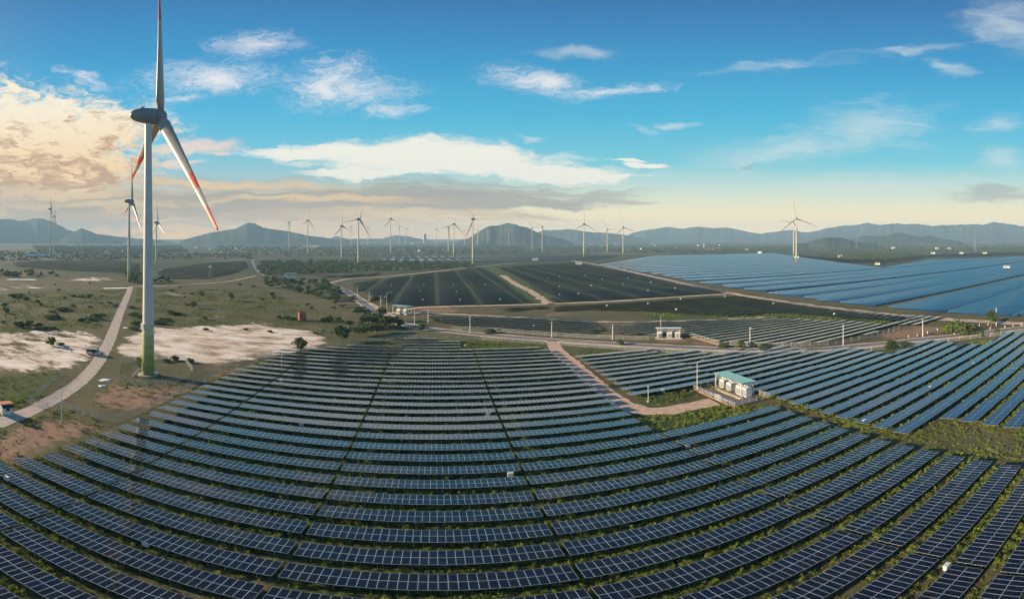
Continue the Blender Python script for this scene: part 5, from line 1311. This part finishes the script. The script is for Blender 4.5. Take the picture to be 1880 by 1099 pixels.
# ---------------------------------------------------------------- van and people
def van():
    p = G(173, 651); t = empty('van', p, R(90 - 62)); tag(t, 'grey minibus parked across the concrete track', 'van')
    # side profile along +X (nose at +X)
    prof = [(-3.0, .45), (3.0, .45), (3.05, .95), (2.75, 1.2), (2.0, 1.35), (1.15, 2.15), (0.8, 2.45), (-2.7, 2.5), (-2.95, 2.3), (-3.0, 1.2)]
    def body(prof, w, tap):
        mb = MB(); n = len(prof); vs = []
        for s in (-1, 1): vs += [(x, s * (w / 2 - (tap * max(0, z - 1.25))), z) for x, z in prof]
        mb.add(vs, [tuple(range(n))[::-1], tuple(range(n, 2 * n))] + [(i, (i + 1) % n, n + (i + 1) % n, n + i) for i in range(n)]); return mb
    o = body(prof, 2.0, 0.1).build('body', M['car'], t)
    bv = o.modifiers.new('bevel', 'BEVEL'); bv.width = 0.08; bv.segments = 2; bv.limit_method = 'ANGLE'
    for s in (-1, 1):
        y = lambda z: s * (1.012 - 0.1 * (z - 1.25))
        for (x0, x1) in ((-2.7, -1.6), (-1.5, -0.35), (-0.25, 0.45)):
            MB().add([(x0, y(1.35), 1.35), (x1, y(1.35), 1.35), (x1, y(2.15), 2.15), (x0, y(2.15), 2.15)], [(0, 1, 2, 3)]).build('window', M['glass'], t)
        MB().add([(0.55, y(1.35), 1.35), (1.6, y(1.35), 1.35), (1.0, y(2.1), 2.1), (0.55, y(2.1), 2.1)], [(0, 1, 2, 3)]).build('window', M['glass'], t)
        MB().box((1.45, s * 1.12, 1.5), (0.12, 0.2, 0.3)).build('mirror', M['dark'], t)
        for x in (-1.95, 1.95):
            w = MB().tube((x, s * 0.78, .38), (x, s * 1.03, .38), 0.38, 0.38, 18).build('wheel', M['tyre'], t); MB().tube((x, s * 1.03, .38), (x, s * 1.045, .38), 0.22, 0.2, 12).build('rim', M['alu'], w)
        MB().box((2.96, s * 0.72, 1.0), (0.12, 0.4, 0.2)).build('headlight', M['glass'], t)
        MB().box((-3.0, s * 0.85, 1.3), (0.06, 0.16, 0.5)).build('tail_light', M['red'], t)
    MB().add([(1.98, -.86, 1.4), (1.98, .86, 1.4), (1.18, .8, 2.16), (1.18, -.8, 2.16)], [(0, 1, 2, 3)]).build('windscreen', M['glass'], t, loc=(0.05, 0, 0.03))
    MB().box((0, -1.02, 1.3), (0.9, 0.03, 1.7)).build('side_door_opening', M['dark'], t, loc=(0.1, 0, 0.1))
    MB().box((3.0, 0, .6), (0.14, 1.9, .3)).build('bumper', M['dark'], t); MB().box((-3.02, 0, .6), (0.12, 1.9, .25)).build('bumper', M['dark'], t)
van()
def person(p, rz, label, top, bottom, arm=0.3):
    J = {'pel': (0, 0, .95, .15), 'spi': (0, 0, 1.2, .14), 'che': (0, .01, 1.4, .16), 'nec': (0, .01, 1.54, .06), 'hea': (0, .02, 1.66, .105), 'top': (0, .02, 1.74, .08),
         'hl': (.1, 0, .9, .11), 'kl': (.11, .03 + arm * .15, .5, .075), 'al': (.12, -.02, .09, .05), 'tl': (.12, .15, .05, .045), 'hr': (-.1, 0, .9, .11), 'kr': (-.11, .02, .5, .075), 'ar': (-.12, -.05, .09, .05), 'tr': (-.12, .12, .05, .045),
         'sl': (.19, 0, 1.43, .07), 'el': (.27, .02, 1.14, .05), 'wl': (.26, .12 + arm * .4, .93 + arm * .4, .035), 'fl': (.25, .18 + arm * .45, .88 + arm * .42, .03), 'sr': (-.19, 0, 1.43, .07), 'er': (-.26, -.02, 1.14, .05), 'wr': (-.27, .08, .9, .035), 'fr': (-.27, .11, .8, .03)}
    E = 'pel-spi spi-che che-nec nec-hea hea-top pel-hl hl-kl kl-al al-tl pel-hr hr-kr kr-ar ar-tr che-sl sl-el el-wl wl-fl che-sr sr-er er-wr wr-fr'.split()
    k = list(J); me = bpy.data.meshes.new('person'); me.from_pydata([J[q][:3] for q in k], [tuple(k.index(z) for z in e.split('-')) for e in E], [])
    me.materials.append(M[bottom]); me.materials.append(M[top]); me.materials.append(M['skin'])
    o = link('person', me, None, p, (0, 0, rz)); tag(o, label, 'person')
    sk = o.modifiers.new('skin', 'SKIN')
    for i, q in enumerate(k): me.skin_vertices[0].data[i].radius = (J[q][3],) * 2
    me.skin_vertices[0].data[0].use_root = True
    o.modifiers.new('sub', 'SUBSURF').levels = 1
    o.modifiers['sub'].render_levels = 1
    dg = bpy.context.evaluated_depsgraph_get(); nm = bpy.data.meshes.new_from_object(o.evaluated_get(dg)); o.modifiers.clear(); o.data = nm
    nm.materials.clear()
    for q in (bottom, top, 'skin'): nm.materials.append(M[q])
    for pl in nm.polygons:
        z = pl.center.z; x = abs(pl.center.x); pl.material_index = 2 if z > 1.52 or (x > .215 and z < 1.12) else (1 if z > .95 else 0); pl.use_smooth = True
    MB().lathe([(.05, 1.58), (.115, 1.62), (.12, 1.7), (.09, 1.79), (.02, 1.81)], 12).build('hair', M['hair'], o, True, loc=(0, -.02, .02))
    return o
person(G(132, 648), R(160), 'person in dark clothes standing alone on the sand left of the minibus', 'cloth_dark', 'cloth_dark')
person(G(188, 653), R(70), 'person in dark clothes at the nose of the minibus, left of two', 'cloth_dark', 'cloth_dark', 0.6)
person(G(191, 654), R(200), 'person in a red top at the nose of the minibus, right of two', 'cloth_red', 'cloth_dark', 0.2)
# a small dark bird high in the blue
q = at(1153, 160, 155); t = empty('bird', q, 0.4); tag(t, 'tiny dark bird alone high in the blue sky', 'bird')
MB().lathe([(0.01, -.35), (.1, -.15), (.12, .05), (.06, .25), (.02, .4)], 10, 0, Matrix.Rotation(R(60), 4, 'X')).build('body', M['dark'], t, True)
for s in (-1, 1): MB().add([(0, -.1, 0), (s * .35, -.12, .14), (s * .8, -.02, .05), (s * .4, .16, .12), (0, .14, 0), (0, 0, -.04), (s * .4, 0, .1)], [(0, 1, 6, 5), (1, 2, 6), (2, 3, 6), (3, 4, 5, 6), (0, 1, 3, 4)]).build('wing', M['dark'], t)

# ---------------------------------------------------------------- the hazy air
HZ, HT = HAZE_R, HAZE_TOP
mb = MB().lathe([(HZ, -20.0), (HZ, HT)], 32)
hz_m = bpy.data.materials.new('haze'); hz_m.use_nodes = True; hz_m.node_tree.nodes.clear()
ho = hz_m.node_tree.nodes.new('ShaderNodeOutputMaterial'); hv = hz_m.node_tree.nodes.new('ShaderNodeVolumePrincipled')
hv.inputs['Color'].default_value = (0.46, 0.75, 1.0, 1); hv.inputs['Density'].default_value = HAZE_D; hv.inputs['Density Attribute'].default_value = ''; hv.inputs['Anisotropy'].default_value = 0.0
hz_m.node_tree.links.new(hv.outputs[0], ho.inputs['Volume'])
haze = mb.build('haze', hz_m); tag(haze, 'pale blue morning haze over the plain', 'haze', kind='stuff')
